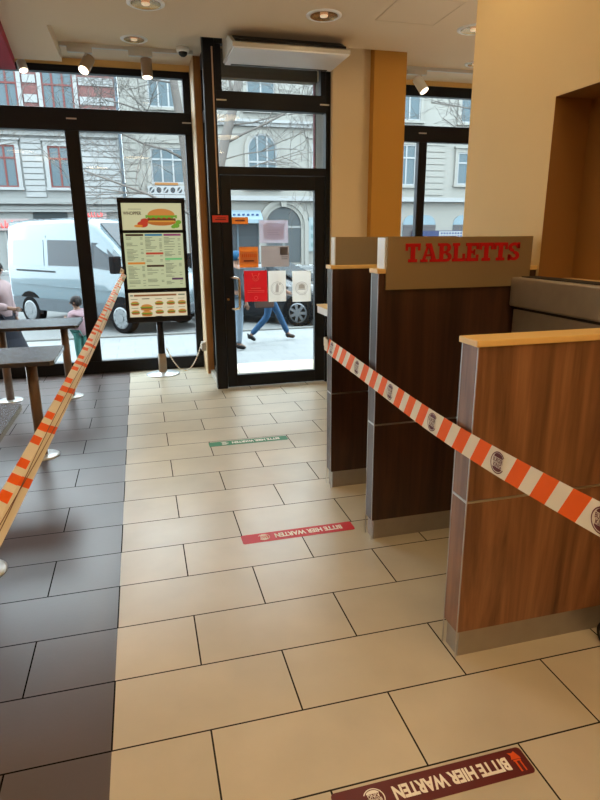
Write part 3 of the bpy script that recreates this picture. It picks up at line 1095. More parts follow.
# ================================================================== CEILING FITTINGS
# red hanging panel at the left
b = B()
b.prism([(-0.64, 3.4), (-0.775, 5.02), (-2.6, 5.02), (-2.6, 3.4)], 3.0, ZC, 'z')
tag(b.build('red_ceiling_panel', 'redboard'), 'dark red box panel hanging under the ceiling at the left edge', 'ceiling panel')

# air curtain over the door
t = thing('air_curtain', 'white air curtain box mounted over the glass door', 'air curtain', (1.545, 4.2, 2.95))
B().prism([(0.02, 0.0), (-0.50, 0.0), (-0.50, 0.012), (0.02, 0.02)], -0.49, 0.49, 'x').build('bottom_plate', mat('air_curtain_white', lin(226, 230, 238), 0.4), t, bevel=0.002)
B().prism([(0.05, 0.02), (-0.50, 0.012), (-0.50, 0.042), (-0.18, 0.20), (0.05, 0.23)], -0.50, 0.50, 'x').build('housing', 'greywhite', t, bevel=0.004)
B().prism([(-0.47, 0.043), (-0.47, 0.075), (-0.30, 0.145), (-0.30, 0.12)], -0.47, 0.47, 'x').build('shaded_slot', 'black', t)  # black strip drawn for the shaded slot under the ceiling edge
B().box(-0.44, 0.44, -0.03, 0.0, -0.004, 0.0).build('outlet_slot', 'black', t)


def downlight(label, x, y, z, warm=True, r=0.135):
    t = thing('downlight', label, 'ceiling light', (x, y, z), group='recessed ceiling lights')
    B().lathe([(r, 0.0), (r, -0.006), (r - 0.012, -0.012), (r - 0.03, -0.008), (r - 0.03, 0.0)]).build('trim_ring', 'white', t)
    B().lathe([(r - 0.031, -0.006), (0.07, 0.002), (0.0, 0.003)], (0, 0, -0.004)).build('reflector', 'lampdim', t)
    B().lathe([(0.03, -0.003), (0.028, -0.012), (0, -0.014)]).build('bulb', mat('frosted_bulb', lin(240, 220, 190), 0.4, emit=(1, 0.75, 0.5, 1), estr=0.3), t)
    return t


dl = [downlight('recessed downlight in the low ceiling over the left aisle, cut by the top edge', 0.38, 3.37, ZC),
      downlight('recessed downlight in the low ceiling in front of the air curtain', 1.685, 3.30, ZC),
      downlight('recessed downlight partly hidden by the big wall on the right', 2.96, 3.31, ZC),
      downlight('recessed downlight in the raised strip above the track spotlights', 0.303, 4.60, ZR, r=0.12),
      downlight('small recessed downlight in the raised strip behind the big wall', 3.74, 4.60, ZR, r=0.11)]
for d_ in dl[:3]:
    set_light('downlight_lamp', 'AREA', d_, (0, 0, -0.03), 1.2, WARM, 0.12)
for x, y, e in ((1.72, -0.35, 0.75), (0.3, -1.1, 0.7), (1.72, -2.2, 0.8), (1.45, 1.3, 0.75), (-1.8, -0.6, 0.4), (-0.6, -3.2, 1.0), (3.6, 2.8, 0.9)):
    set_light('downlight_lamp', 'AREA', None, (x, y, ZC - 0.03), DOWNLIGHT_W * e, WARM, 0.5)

for x, y, z, e in ((-1.4, -1.9, 2.3, 50), (1.0, -3.3, 2.3, 46), (-2.6, 1.8, 2.3, 46), (4.0, 1.5, 2.3, 40)):  # unseen fill lights, added to brighten the ceiling
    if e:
        set_light('ceiling_fill_light', 'AREA', None, (x, y, z), e, (1.0, 0.86, 0.68), 0.5, rot=(PI, 0, 0))

for x0, x1 in ((-0.36, 0.845), (2.74, 5.0)):
    t = tag(B().box(x0, x1, 4.832, 4.868, ZR - 0.032, ZR).build('light_track', 'greywhite'),
            'grey white lighting track over the left shop window' if x0 < 0 else 'grey white lighting track over the right shop window', 'light track', group='ceiling light tracks')


def track_spot(label, x, aim, y=4.85, z=ZR - 0.032, white=False):
    t = thing('track_spotlight', label, 'spotlight', (x, y, z), group='track spotlights')
    B().box(-0.16, 0.06, -0.022, 0.022, -0.045, 0.0).build('adapter', 'greywhite', t, bevel=0.003)
    B().cyl((0, 0, -0.045), (0, 0, -0.105), 0.012).build('stem', 'greywhite', t)
    d = Vector(aim).normalized()
    c = Vector((0, 0, -0.135))
    hdm = 'white' if white else mat('taupe_spot_metal', lin(150, 132, 112), 0.4)
    hd = B().cyl(c - d * 0.075, c + d * 0.085, 0.052, 28).build('head', hdm, t, bevel=0.004)
    B().cyl(c + d * 0.0855, c + d * 0.088, 0.044, 28).build('lens', 'lampglow', hd)
    s = set_light('spot_lamp', 'SPOT', t, c + d * 0.10, SPOT_W, (1.0, 0.74, 0.46), 0.04, 100)
    s.rotation_euler = d.to_track_quat('-Z', 'Y').to_euler()
    return t


track_spot('track spotlight tilted to the left over the left shop window', -0.135, (-0.35, -0.55, -0.75))
track_spot('track spotlight pointing straight down over the left shop window', 0.405, (0.0, -0.12, -1))
track_spot('white track spotlight in front of the right shop window', 3.245, (0.35, -0.45, -0.8), white=True)
t = thing('track_spotlight', 'small spotlight peeking out below the red ceiling panel', 'spotlight', (-0.735, 5.10, ZR), group='track spotlights')
B().cyl((0, 0, 0), (0, 0, -0.15), 0.012).build('stem', 'greywhite', t)
hd = B().cyl((0.0, 0.0, -0.12), (0.02, -0.03, -0.20), 0.042, 24).build('head', 'greywhite', t)
B().cyl((0.0202, -0.0303, -0.2005), (0.021, -0.0315, -0.204), 0.036, 24).build('lens', 'lampglow', hd)

t = thing('dome_camera', 'small white dome camera on the ceiling strip near the wooden post', 'camera', (0.745, 4.76, ZR))
B().lathe([(0, 0), (0.06, 0), (0.06, -0.03), (0.05, -0.04), (0.0, -0.04)]).build('housing', 'white', t)
B().lathe([(0.042, -0.04), (0.036, -0.062), (0.02, -0.075), (0, -0.08)]).build('dome', 'rubber', t)

# thin cable duct and small red tag on the door jamb
tag(B().box(0.945, 0.957, YD - 0.008, YD, 1.70, ZC).build('cable_duct', mat('pale_duct', lin(186, 160, 140), 0.5)), 'thin pale cable duct running down the black door jamb', 'cable duct')
t = thing('alarm_tag', 'small red lettered tag at the end of the duct on the door jamb', 'tag', (0.965, YD, 1.655))
B().box(-0.075, 0.075, -0.012, 0.0, -0.032, 0.032).build('plate', 'tagred', t, bevel=0.003)
B().box(-0.05, 0.05, -0.0135, -0.012, -0.010, -0.002).box(-0.03, 0.05, -0.0135, -0.012, 0.006, 0.012).build('printed_lines', 'print_maroon', t)

# ================================================================== NOTICES ON THE DOOR GLASS
YN = YD + 0.034


def notice(label, x0, x1, z0, z1, m, extra, cat='notice'):
    t = thing('door_notice', label, cat, ((x0 + x1) / 2, YN, (z0 + z1) / 2), group='notices on the glass door')
    w, h = (x1 - x0) / 2, (z1 - z0) / 2
    pr(t, [rect(-w, w, -h, h)], m, 'sheet', -0.001)
    extra(t, w, h)
    return t


def pr(t, polys, m, name='print', y=-0.0035):
    b = B()
    for p in polys:
        b.face([(x, y, z) for x, z in p])
    return b.build(name, m, t, recalc=False)


def rect(x0, x1, z0, z1):
    return [(x0, z0), (x1, z0), (x1, z1), (x0, z1)]


def ringpolys(cx, cz, r, w, n=36, a0=0, a1=2 * PI):
    return [[(cx + q * math.cos(a), cz + q * math.sin(a)) for q, a in ((r, u), (r, v), (r - w, v), (r - w, u))] for u, v in [(a0 + (a1 - a0) * i / n, a0 + (a1 - a0) * (i + 1) / n) for i in range(n)]]


paper = paper_mat('white_notice_paper', lin(232, 230, 224))
orange = paper_mat('orange_notice_paper', lin(214, 112, 40))
orange2 = paper_mat('pale_orange_print', lin(222, 160, 104))
redp = paper_mat('red_notice_paper', lin(206, 28, 36))
lil = paper_mat('lilac_notice_film', lin(198, 194, 212))
lil2 = paper_mat('pale_lilac_print', lin(214, 210, 226))
taupe = paper_mat('taupe_notice_film', lin(160, 146, 142))
taupe2 = paper_mat('dark_taupe_print', lin(104, 98, 98))
palegrey = paper_mat('pale_grey_print', lin(186, 182, 178))


def ex_red(t, w, h):
    z = 0.55 * h
    ps = ringpolys(0, z, 0.034, 0.006, 24, PI, 2 * PI) + ringpolys(0, z + 0.004, 0.022, 0.005, 20)
    ps += [[(-0.04, z + 0.045), (-0.032, z + 0.045), (-0.022, z + 0.012), (-0.03, z + 0.012)], [(0.04, z + 0.045), (0.032, z + 0.045), (0.022, z + 0.012), (0.03, z + 0.012)]]
    pm = paper_mat('pale_red_print', lin(238, 150, 140))
    pr(t, ps, pm, 'face_emblem')
    tag(pr(t, [rect(-0.05, 0.05, -0.16 * h, -0.11 * h), rect(-0.085, 0.085, -0.30 * h, -0.27 * h), rect(-0.085, 0.085, -0.40 * h, -0.37 * h)], pm, 'printed_text'), kind='stuff')
    pr(t, ringpolys(0, -0.76 * h, 0.018, 0.004, 18), pm, 'seal')


def ex_orange(t, w, h):
    pr(t, [rect(-0.86 * w, 0.86 * w, -0.62 * h, 0.50 * h)], orange2, 'print_panel')
    pr(t, [rect(-0.7 * w + i * 0.2 * w, -0.58 * w + i * 0.2 * w, 0.0, 0.30 * h) for i in range(8)], orange, 'print_heading', -0.005)
    pr(t, [rect(-0.55 * w, 0.55 * w, -0.42 * h, -0.28 * h)], 'print_maroon', 'print_line', -0.005)


def ex_seal(t, w, h):
    ps = ringpolys(0, -0.02, 0.066, 0.005) + ringpolys(0, -0.02, 0.052, 0.003)
    ps += [rect(-0.04, 0.04, -0.035, -0.026), [(-0.034, -0.022), (0.034, -0.022), (0.03, 0.012), (0.0, 0.028), (-0.03, 0.012)]]
    pr(t, ps, palegrey)


def ex_seal2(t, w, h):
    ps = ringpolys(0, -0.02, 0.066, 0.005) + ringpolys(0, -0.02, 0.052, 0.003)
    ps += [[(-0.02, -0.06), (0.012, -0.06), (0.018, 0.0), (0.0, 0.03), (-0.016, 0.01)], [(0.02, 0.01), (0.036, 0.02), (0.03, 0.034), (0.016, 0.026)]]
    pr(t, ps, palegrey)


def ex_lilac(t, w, h):
    pr(t, [rect(-0.72 * w, 0.72 * w, -0.72 * h, 0.72 * h)], lil2, 'print_panel')
    pr(t, [rect(-0.45 * w, 0.45 * w, 0.1 * h, 0.16 * h), rect(-0.45 * w, 0.3 * w, -0.1 * h, -0.04 * h), rect(-0.45 * w, 0.4 * w, -0.3 * h, -0.24 * h)], lil, 'print_lines', -0.005)


def ex_taupe(t, w, h):
    pr(t, [rect(0.35 * w, 0.9 * w, 0.12 * h, 0.88 * h)], taupe2, 'picture')
    tag(pr(t, [rect(0.45 * w, 0.9 * w, -0.1 * h, -0.03 * h), rect(0.45 * w, 0.9 * w, -0.28 * h, -0.21 * h)], taupe2, 'printed_text'), kind='stuff')


notice('orange notice with pale centre panel stuck above the red notice on the door', 1.138, 1.326, 1.20, 1.396, orange, ex_orange)
notice('red notice with a pale face emblem stuck on the door glass', 1.178, 1.410, 0.867, 1.168, redp, ex_red)
notice('white sheet with a round emblem next to the red notice on the door', 1.422, 1.602, 0.859, 1.163, paper, ex_seal2)
notice('white sheet with a round emblem at the right edge of the door glass', 1.668, 1.862, 0.85, 1.157, paper, ex_seal)
notice('pale lilac poster at the top of the notices on the door', 1.342, 1.630, 1.430, 1.645, lil, ex_lilac)
notice('brownish grey poster under the lilac one on the door glass', 1.356, 1.637, 1.202, 1.402, taupe, ex_taupe)
notice('small orange sticker at the top left corner of the door glass', 1.078, 1.237, 1.609, 1.672, orange, lambda t, w, h: pr(t, [rect(-0.6 * w, 0.6 * w, -0.2 * h, 0.2 * h)], 'print_maroon'))


# ================================================================== PEOPLE OUTSIDE
def skin(name, joints, edges, m, parent, root=0, levels=2):
    me = bpy.data.meshes.new(name)
    me.from_pydata([j[0] for j in joints], edges, [])
    o = bpy.data.objects.new(name, me)
    C.objects.link(o)
    me.materials.append(m)
    o.parent = parent
    o.modifiers.new('skin', 'SKIN').use_smooth_shade = True
    for i, j in enumerate(joints):
        r = j[1]
        me.skin_vertices[0].data[i].radius = r if isinstance(r, tuple) else (r, r)
        me.skin_vertices[0].data[i].use_root = (i == root)
    sb = o.modifiers.new('smooth', 'SUBSURF')
    sb.levels = sb.render_levels = levels
    return o


SKINM = omat('skin', lin(214, 164, 138), 0.5)
EYEM = omat('eye', lin(40, 30, 26), 0.3)


def person(label, loc, rotz, H, pose, top, bottom, shoe, hair, sleeve_r=0.055, top_extra=0.0, long_top=0.86, headturn=0.0, child=False, group=None):
    k = H / 1.75
    t = thing('person', label, 'person', loc, rotz, group)
    hs = 1.28 if child else 1.0
    V = lambda x, y, z: (x * k, y * k, z * k)
    L, R = pose['L'], pose['R']            # hip, knee, ankle, toe
    AL, AR = pose['AL'], pose['AR']        # shoulder, elbow, wrist, fingertip
    J = [(V(0, 0, .96), (.135 * k, .115 * k)), (V(0, 0, 1.14), (.125 * k, .10 * k)), (V(0.01, 0, 1.32), (.15 * k, .11 * k)), (V(0.0, 0, 1.44), (.10 * k, .08 * k)),
         (V(.01, 0, 1.50), .055 * k), (V(.025, 0, 1.56), .062 * k * hs), (V(.03, 0, 1.64), .098 * k * hs), (V(.02, 0, 1.72 + (.03 if child else 0)), .070 * k * hs)]
    E = [(i, i + 1) for i in range(7)]
    for leg in (L, R):
        b0 = len(J)
        J += [(V(*leg[0]), .085 * k), (V(*leg[1]), .056 * k), (V(*leg[2]), .038 * k), (V(*leg[3]), .032 * k)]
        E += [(0, b0), (b0, b0 + 1), (b0 + 1, b0 + 2), (b0 + 2, b0 + 3)]
    for arm in (AL, AR):
        b0 = len(J)
        sh, el, wr, tip = [Vector(V(*p)) for p in arm]
        J += [(sh, .055 * k), (el, .040 * k), (wr, .027 * k)]
        E += [(3, b0), (b0, b0 + 1), (b0 + 1, b0 + 2)]
        d = (tip - wr).normalized()
        side = d.cross(Vector((0, 1, 0)))
        side = side.normalized() if side.length > 0.1 else Vector((1, 0, 0))
        pc = wr + d * 0.06 * k
        J.append((pc, (.034 * k, .018 * k)))
        E.append((b0 + 2, b0 + 3))
        for q, ln in ((-0.028, 0.075), (-0.009, 0.095), (0.010, 0.088), (0.028, 0.068)):
            b1 = len(J)
            J += [(pc + side * q * k + d * 0.035 * k, .010 * k), (pc + side * q * k + d * ln * k + Vector((0, 0.012 * k, 0)), .008 * k)]
            E += [(b0 + 3, b1), (b1, b1 + 1)]
        b1 = len(J)
        J += [(pc - side * 0.045 * k - d * 0.01 * k, .011 * k), (pc - side * 0.060 * k + d * 0.03 * k, .009 * k)]
        E += [(b0 + 3, b1), (b1, b1 + 1)]
    skin('body', J, E, SKINM, t, 0, 1)
    # clothing follows the same joints with room to spare
    e = top_extra
    JT = [(V(0, 0, long_top), ((.165 + e) * k, (.14 + e) * k)), (V(0, 0, 1.06), ((.155 + e) * k, (.125 + e) * k)), (V(0.01, 0, 1.30), ((.175 + e) * k, (.135 + e) * k)), (V(0, 0, 1.43), (.12 * k, .10 * k)), (V(.005, 0, 1.49), .065 * k)]
    ET = [(0, 1), (1, 2), (2, 3), (3, 4)]
    for arm in (AL, AR):
        b0 = len(JT)
        JT += [(V(*arm[0]), (sleeve_r + .022) * k), (V(*arm[1]), (sleeve_r + .004) * k), (Vector(V(*arm[1])).lerp(Vector(V(*arm[2])), .92), sleeve_r * .85 * k)]
        ET += [(3, b0), (b0, b0 + 1), (b0 + 1, b0 + 2)]
    skin('jacket', JT, ET, top, t, 0)
    JL = [(V(0, 0, .98), (.145 * k, .122 * k))]
    EL = []
    for leg in (L, R):
        b0 = len(JL)
        JL += [(V(*leg[0]), .098 * k), (V(*leg[1]), .070 * k), (Vector(V(*leg[1])).lerp(Vector(V(*leg[2])), .95), .056 * k)]
        EL += [(0, b0), (b0, b0 + 1), (b0 + 1, b0 + 2)]
    skin('trousers', JL, EL, bottom, t, 0)
    for leg in (L, R):
        an, to = Vector(V(*leg[2])), Vector(V(*leg[3]))
        d = (to - an)
        d.z *= 0.6
        heel = an - d.normalized() * 0.05 * k + Vector((0, 0, -.03 * k))
        mid = an + d * 0.5 + Vector((0, 0, -.025 * k))
        skin('shoe', [(an, .05 * k), (heel, .045 * k), (mid, (.048 * k, .042 * k)), (to, (.046 * k, .034 * k))], [(0, 1), (0, 2), (2, 3)], shoe, t, 0)
    # head details: eyes, nose, mouth, ears
    h = thing('face', None, None, V(.03, 0, 1.64), headturn)
    h.parent = t
    r = .098 * k * hs
    for sgn in (-1, 1):
        B().ball((r * .90, sgn * r * .36, r * .05), r * .10, r * .14, r * .10, seg=10).build('eye', EYEM, h)
        B().ball((0, sgn * r * .98, -r * .05), r * .16, r * .08, r * .28, seg=10).build('ear', SKINM, h)
    B().prism([(r * .9, r * .1), (r * 1.22, -r * .25), (r * .9, -r * .3)], -r * .12, r * .12, 'y').build('nose', SKINM, h)
    B().ball((r * .88, 0, -r * .55), r * .08, r * .28, r * .06, seg=10).build('mouth', omat('lips', lin(170, 90, 84), 0.5), h)
    if hair:
        hb = B()
        hb.ball((-r * .12, 0, r * .28), r * 1.08, r * 1.08, r * .98, seg=18)
        hair(hb, r)
        hb.build('hair', pose['hairmat'], h)
    return t


walk = dict(L=[(0, .09, .92), (.20, .09, .54), (.40, .09, .11), (.54, .09, .06)], R=[(0, -.09, .92), (-.06, -.09, .50), (-.40, -.09, .15), (-.30, -.09, .05)],
            AL=[(0, .19, 1.40), (-.10, .23, 1.13), (.08, .24, .93), (.12, .24, .80)], AR=[(0, -.19, 1.40), (.06, -.25, 1.13), (.28, -.24, 1.00), (.38, -.22, .94)])
stand = dict(L=[(0, .09, .92), (.02, .09, .50), (0, .09, .09), (.13, .10, .04)], R=[(0, -.09, .92), (.01, -.10, .50), (-.02, -.10, .09), (.11, -.12, .04)],
             AL=[(0, .19, 1.40), (.0, .25, 1.12), (.10, .24, .88), (.14, .23, .74)], AR=[(0, -.19, 1.40), (.0, -.25, 1.12), (.10, -.24, .88), (.14, -.23, .74)])
jeans = omat('blue_jeans', lin(66, 118, 168), 0.8, noise=0.15, nscale=20)
paleje = omat('pale_jeans', lin(176, 200, 222), 0.8, noise=0.08, nscale=20)
greyj = omat('grey_jacket', lin(96, 104, 112), 0.75, noise=0.25, nscale=26)
pinkj = omat('pink_quilted_jacket', lin(240, 196, 208), 0.6, noise=0.05, nscale=14)
pinkb = omat('pale_pink_blouse', lin(240, 206, 208), 0.7, noise=0.06, nscale=30)
teal = omat('teal_trousers', lin(112, 190, 178), 0.8)
navy = omat('dark_navy_cloth', lin(44, 48, 62), 0.85, noise=0.1)
blk = omat('black_leather', lin(26, 26, 30), 0.5)
whshoe = omat('white_trainer', lin(220, 214, 210), 0.6)
hairm = omat('dark_brown_hair', lin(42, 32, 30), 0.6, noise=0.2, nscale=40)

p = person('person in grey jacket and blue jeans striding past behind the red notice', (2.55, 9.62, -0.5), 0.0, 1.74, dict(walk, hairmat=hairm), greyj, jeans, blk,
           lambda b, r: b.ball((-r * .3, 0, -.1 * r), r * .95, r * 1.02, r * .9, seg=14), long_top=.90)
bag = thing('shoulder_bag', 'brown shoulder bag carried by the person in blue jeans', 'bag', (2.36, 9.14, 0.36))
B().prism([(-.17, -.14), (.17, -.14), (.19, .10), (.12, .15), (-.12, .15), (-.19, .10)], -.06, .06, 'y').build('pouch', omat('brown_leather', lin(126, 96, 84), 0.6), bag, bevel=0.02)
B().tube([(-.14, 0, .12), (-.08, .10, .36), (0.10, .26, .56), (.14, .12, .38), (.14, 0, .12)], 0.012).build('strap', 'rubber', bag)

person2 = person('person in pale jeans and a blue cap half hidden by the door jamb', (1.83, 9.0, -0.5), 0.15, 1.74, dict(stand, hairmat=omat('blue_cap_cloth', lin(50, 120, 170), 0.8)), greyj, paleje, blk,
                 lambda b, r: b.prism([(r * .5, -r * .75), (r * 1.55, -r * .45), (r * 1.55, r * .45), (r * .5, r * .75)], r * .30, r * .42, 'z'))

girl = person('small child in a pink quilted jacket and teal trousers outside the window', (-0.77, 8.0, -0.5), 2.5, 1.12,
              dict(stand, AL=[(0, .19, 1.36), (.08, .25, 1.12), (.26, .12, 1.22), (.34, .06, 1.30)], hairmat=hairm), pinkj, teal, whshoe,
              lambda b, r: (b.ball((-r * .55, r * .85, -r * .05), r * .42, r * .40, r * .75, seg=12), b.ball((-r * .55, -r * .85, -r * .05), r * .42, r * .40, r * .75, seg=12)),
              sleeve_r=.075, top_extra=.05, long_top=.80, headturn=0.5, child=True)

woman = person('person in a pale pink top and long dark skirt at the left edge', (-1.78, 7.7, -0.5), -0.4, 1.68,
               dict(stand, AR=[(0, -.19, 1.40), (.10, -.28, 1.14), (.32, -.22, 1.10), (.44, -.18, 1.08)], hairmat=hairm), pinkb, navy, blk,
               lambda b, r: b.ball((-r * .45, 0, -r * .7), r * .8, r * .95, r * 1.3, seg=14), sleeve_r=.07, top_extra=.03)
sk = B()
sk.lathe([(.17, .92), (.21, .80), (.30, .45), (.44, .12), (.43, .115), (.20, .78), (.16, .92)], seg=36)
sk.build('skirt', navy, woman)


# ================================================================== VEHICLES
def loft(b, rings, mi=0):
    vs = [[b.bm.verts.new(p) for p in r] for r in rings]
    n = len(vs[0])
    for a, c in zip(vs, vs[1:]):
        for i in range(n):
            f = b.bm.faces.new((a[i], a[(i + 1) % n], c[(i + 1) % n], c[i]))
            f.material_index = mi
            f.smooth = True
    b.bm.faces.new(vs[0][::-1]).material_index = mi
    b.bm.faces.new(vs[-1]).material_index = mi


def wheel(parent, x, y, r, sgn, rimmat, slots=10):
    w = B().cyl((x, y - 0.11 * sgn, r), (x, y + 0.11 * sgn, r), r, 36).build('wheel', tyre, parent, bevel=0.03)
    h = B()
    yo = y + 0.113 * sgn
    rr = r * 0.70
    n = 40
    # dished cover ring, spokes and hub
    for i in range(n):
        a, c = 2 * PI * i / n, 2 * PI * (i + 1) / n
        q = [(x + k * math.cos(t), z, r + k * math.sin(t)) for k, t, z in ((rr, a, yo), (rr, c, yo), (rr * .86, c, yo + .012 * sgn), (rr * .86, a, yo + .012 * sgn))]
        h.face(q)
    for i in range(slots):
        a = 2 * PI * i / slots
        dx, dz = math.cos(a), math.sin(a)
        wd = rr * (0.20 if slots > 7 else 0.14)
        q = [(x + dx * rr * .25 - dz * wd, r + dz * rr * .25 + dx * wd), (x + dx * rr * .88 - dz * wd, r + dz * rr * .88 + dx * wd), (x + dx * rr * .88 + dz * wd, r + dz * rr * .88 - dx * wd), (x + dx * rr * .25 + dz * wd, r + dz * rr * .25 - dx * wd)]
        h.prism(q, yo, yo + .012 * sgn, 'y')
    h.cyl((x, yo, r), (x, yo + .022 * sgn, r), rr * .36, 20)
    h.build('wheel_cover', rimmat, w)
    return w


vanp = omat('pale_silver_paint', lin(152, 174, 184), 0.25, 0.15, coat=0.5)
vand = omat('grey_plastic_and_shade', lin(120, 130, 138), 0.6)
vglass = omat('dark_vehicle_glass', lin(60, 72, 82), 0.25, spec=0.15)
cover = omat('silver_wheel_cover', lin(206, 212, 216), 0.35, 0.4)
tyre = omat('tyre_rubber', lin(30, 30, 32), 0.9, spec=0.05)
seamm = omat('dark_seam', lin(60, 66, 72), 0.7)

van = thing('van', 'pale silver delivery van parked at an angle outside the shop window', 'van', (0.46, 12.62, -0.56), math.radians(-46))
VW = 0.99


def vring(x, zb, zt, belt, wt, wb=VW, rr=0.14):
    half = [(wb - .05, zb), (wb, zb + .10), (wb, zb + .35), (wb, belt), (wb - (wb - wt) * .55, belt + (zt - belt) * .55), (wt, zt - rr), (wt - rr * .3, zt - rr * .3), (wt - rr, zt)]
    return [(x, y, z) for y, z in half] + [(x, -y, z) for y, z in half[::-1]]


b = B()
st = [(-3.88, .42, 2.38, 1.35, .86), (-3.84, .36, 2.44, 1.35, .88), (-3.0, .34, 2.47, 1.35, .90), (-1.6, .34, 2.48, 1.35, .90), (-0.95, .34, 2.44, 1.35, .885), (-0.72, .34, 2.34, 1.35, .86), (-0.25, .34, 1.95, 1.34, .84), (0.28, .34, 1.47, 1.28, .80), (0.62, .34, 1.32, 1.15, .78), (0.82, .36, 1.18, 1.02, .74)]
loft(b, [vring(x, zb, zt, be, wt) for x, zb, zt, be, wt in st] + [vring(0.93, .40, 0.98, .85, .66, .86, .08), vring(0.97, .46, 0.80, .70, .60, .78, .06)])
b.build('body', vanp, van, bevel=0.01)


def vside(x, z, sgn, off=0.006):
    # y of the van's side surface
    wt = .90 if x < -0.95 else .86 - (x + .95) * .05
    zt, be = (2.48, 1.35) if x < -0.72 else (2.34 - (x + .72) * .85, 1.34)
    if z <= be:
        y = VW
    elif z <= be + (zt - be) * .55:
        y = VW - (VW - wt) * .55 * (z - be) / ((zt - be) * .55)
    else:
        y = VW - (VW - wt) * (.55 + .45 * min(1, (z - be - (zt - be) * .55) / max(.05, (zt - be) * .45 - .14)))
    return (x, sgn * (y + off), z)


def vpanel(name, pts, m, th=0.012, off=0.002):
    for sgn in (-1, 1):
        q = B()
        a = [q.bm.verts.new(vside(x, z, sgn, off)) for x, z in pts]
        c = [q.bm.verts.new(vside(x, z, sgn, off + th)) for x, z in pts]
        n = len(pts)
        q.bm.faces.new(a)
        q.bm.faces.new(c[::-1])
        for i in range(n):
            q.bm.faces.new((a[i], a[(i + 1) % n], c[(i + 1) % n], c[i]))
        q.build(name, m, van)


vpanel('side_window', [(-2.32, 1.42), (-1.06, 1.42), (-1.06, 1.98), (-2.32, 2.0)], vglass)
vpanel('door_window', [(-0.84, 1.40), (0.10, 1.32), (-0.02, 1.50), (-0.52, 1.92), (-0.84, 1.94)], vglass)
vpanel('stamped_panel', [(-3.66, 1.42), (-2.48, 1.42), (-2.48, 2.0), (-3.62, 2.0)], vanp, 0.008)
vpanel('slide_rail', [(-3.55, 1.28), (-2.1, 1.26), (-2.1, 1.30), (-3.55, 1.32)], seamm, 0.006)
vpanel('door_handle', [(-1.24, 1.18), (-1.04, 1.18), (-1.04, 1.22), (-1.24, 1.22)], seamm, 0.02)
vpanel('door_seam', [(-0.945, .50), (-0.93, .50), (-0.93, 2.1), (-0.945, 2.1)], seamm, 0.002)
vpanel('door_seam', [(-2.40, .50), (-2.385, .50), (-2.385, 2.1), (-2.40, 2.1)], seamm, 0.002)
vpanel('door_seam', [(0.14, .56), (0.155, .56), (0.155, 1.28), (0.14, 1.28)], seamm, 0.002)
vpanel('shaded_lower_body', [(-3.8, .36), (-0.4, .36), (-0.4, .62), (-3.8, .66)], vand, 0.02)  # grey band painting shade and reflection on the lower body
vpanel('crease', [(-3.78, .98), (-0.3, .90), (-0.3, .915), (-3.78, 1.0)], vanp, 0.02)
for x in (0.0, -3.15):
    for sgn in (-1, 1):
        q = B()
        pts = [(x + .46 * math.cos(a), .34 + .46 * math.sin(a)) for a in [-.05 * PI + 1.1 * PI * i / 20 for i in range(21)]]
        q.prism(pts, sgn * (VW - .03), sgn * (VW + .016), 'y')
        q.build('wheel_arch', tyre, van)
        wheel(van, x, sgn * (VW - .075), .34, sgn, cover, 10)
q = B()
q.prism([(0.20, 1.50), (0.235, 1.535), (-0.70, 2.36), (-0.72, 2.32)], -.74, .74, 'y')
q.build('windscreen', vglass, van)
for sgn in (-1, 1):
    q = B()
    q.box(0.0, .16, sgn * 1.02, sgn * 1.24, 1.30, 1.66)
    q.box(.03, .12, sgn * .93, sgn * 1.03, 1.36, 1.44)
    q.build('wing_mirror', tyre, van, bevel=0.03)
    B().prism([(.58, 1.06), (.86, .86), (.90, .98), (.76, 1.16)], sgn * .72, sgn * .94, 'y').build('headlight', omat('headlight_glass', lin(220, 228, 232), 0.15), van)
B().box(.80, 1.02, -.88, .88, .36, .62).build('bumper', vand, van, bevel=0.05, seg=3)
B().box(-3.93, -3.86, -.92, .92, .38, .58).build('rear_bumper', vand, van, bevel=0.02)

# dark car behind the notices on the door
car = thing('car', 'dark car with a spoked wheel parked behind the notices on the door', 'car', (4.25, 12.35, -0.56), math.radians(-40))
cp = omat('dark_grey_car_paint', lin(46, 52, 60), 0.2, 0.3, coat=0.6)
CWd = 0.90


def cring(x, zb, zt, belt, wt, wb=CWd):
    half = [(wb - .06, zb), (wb, zb + .12), (wb, belt - .15), (wb - .02, belt), (wt + .03, zt - .10), (wt - .06, zt - .02), (wt - .2, zt)]
    return [(x, y, z) for y, z in half] + [(x, -y, z) for y, z in half[::-1]]


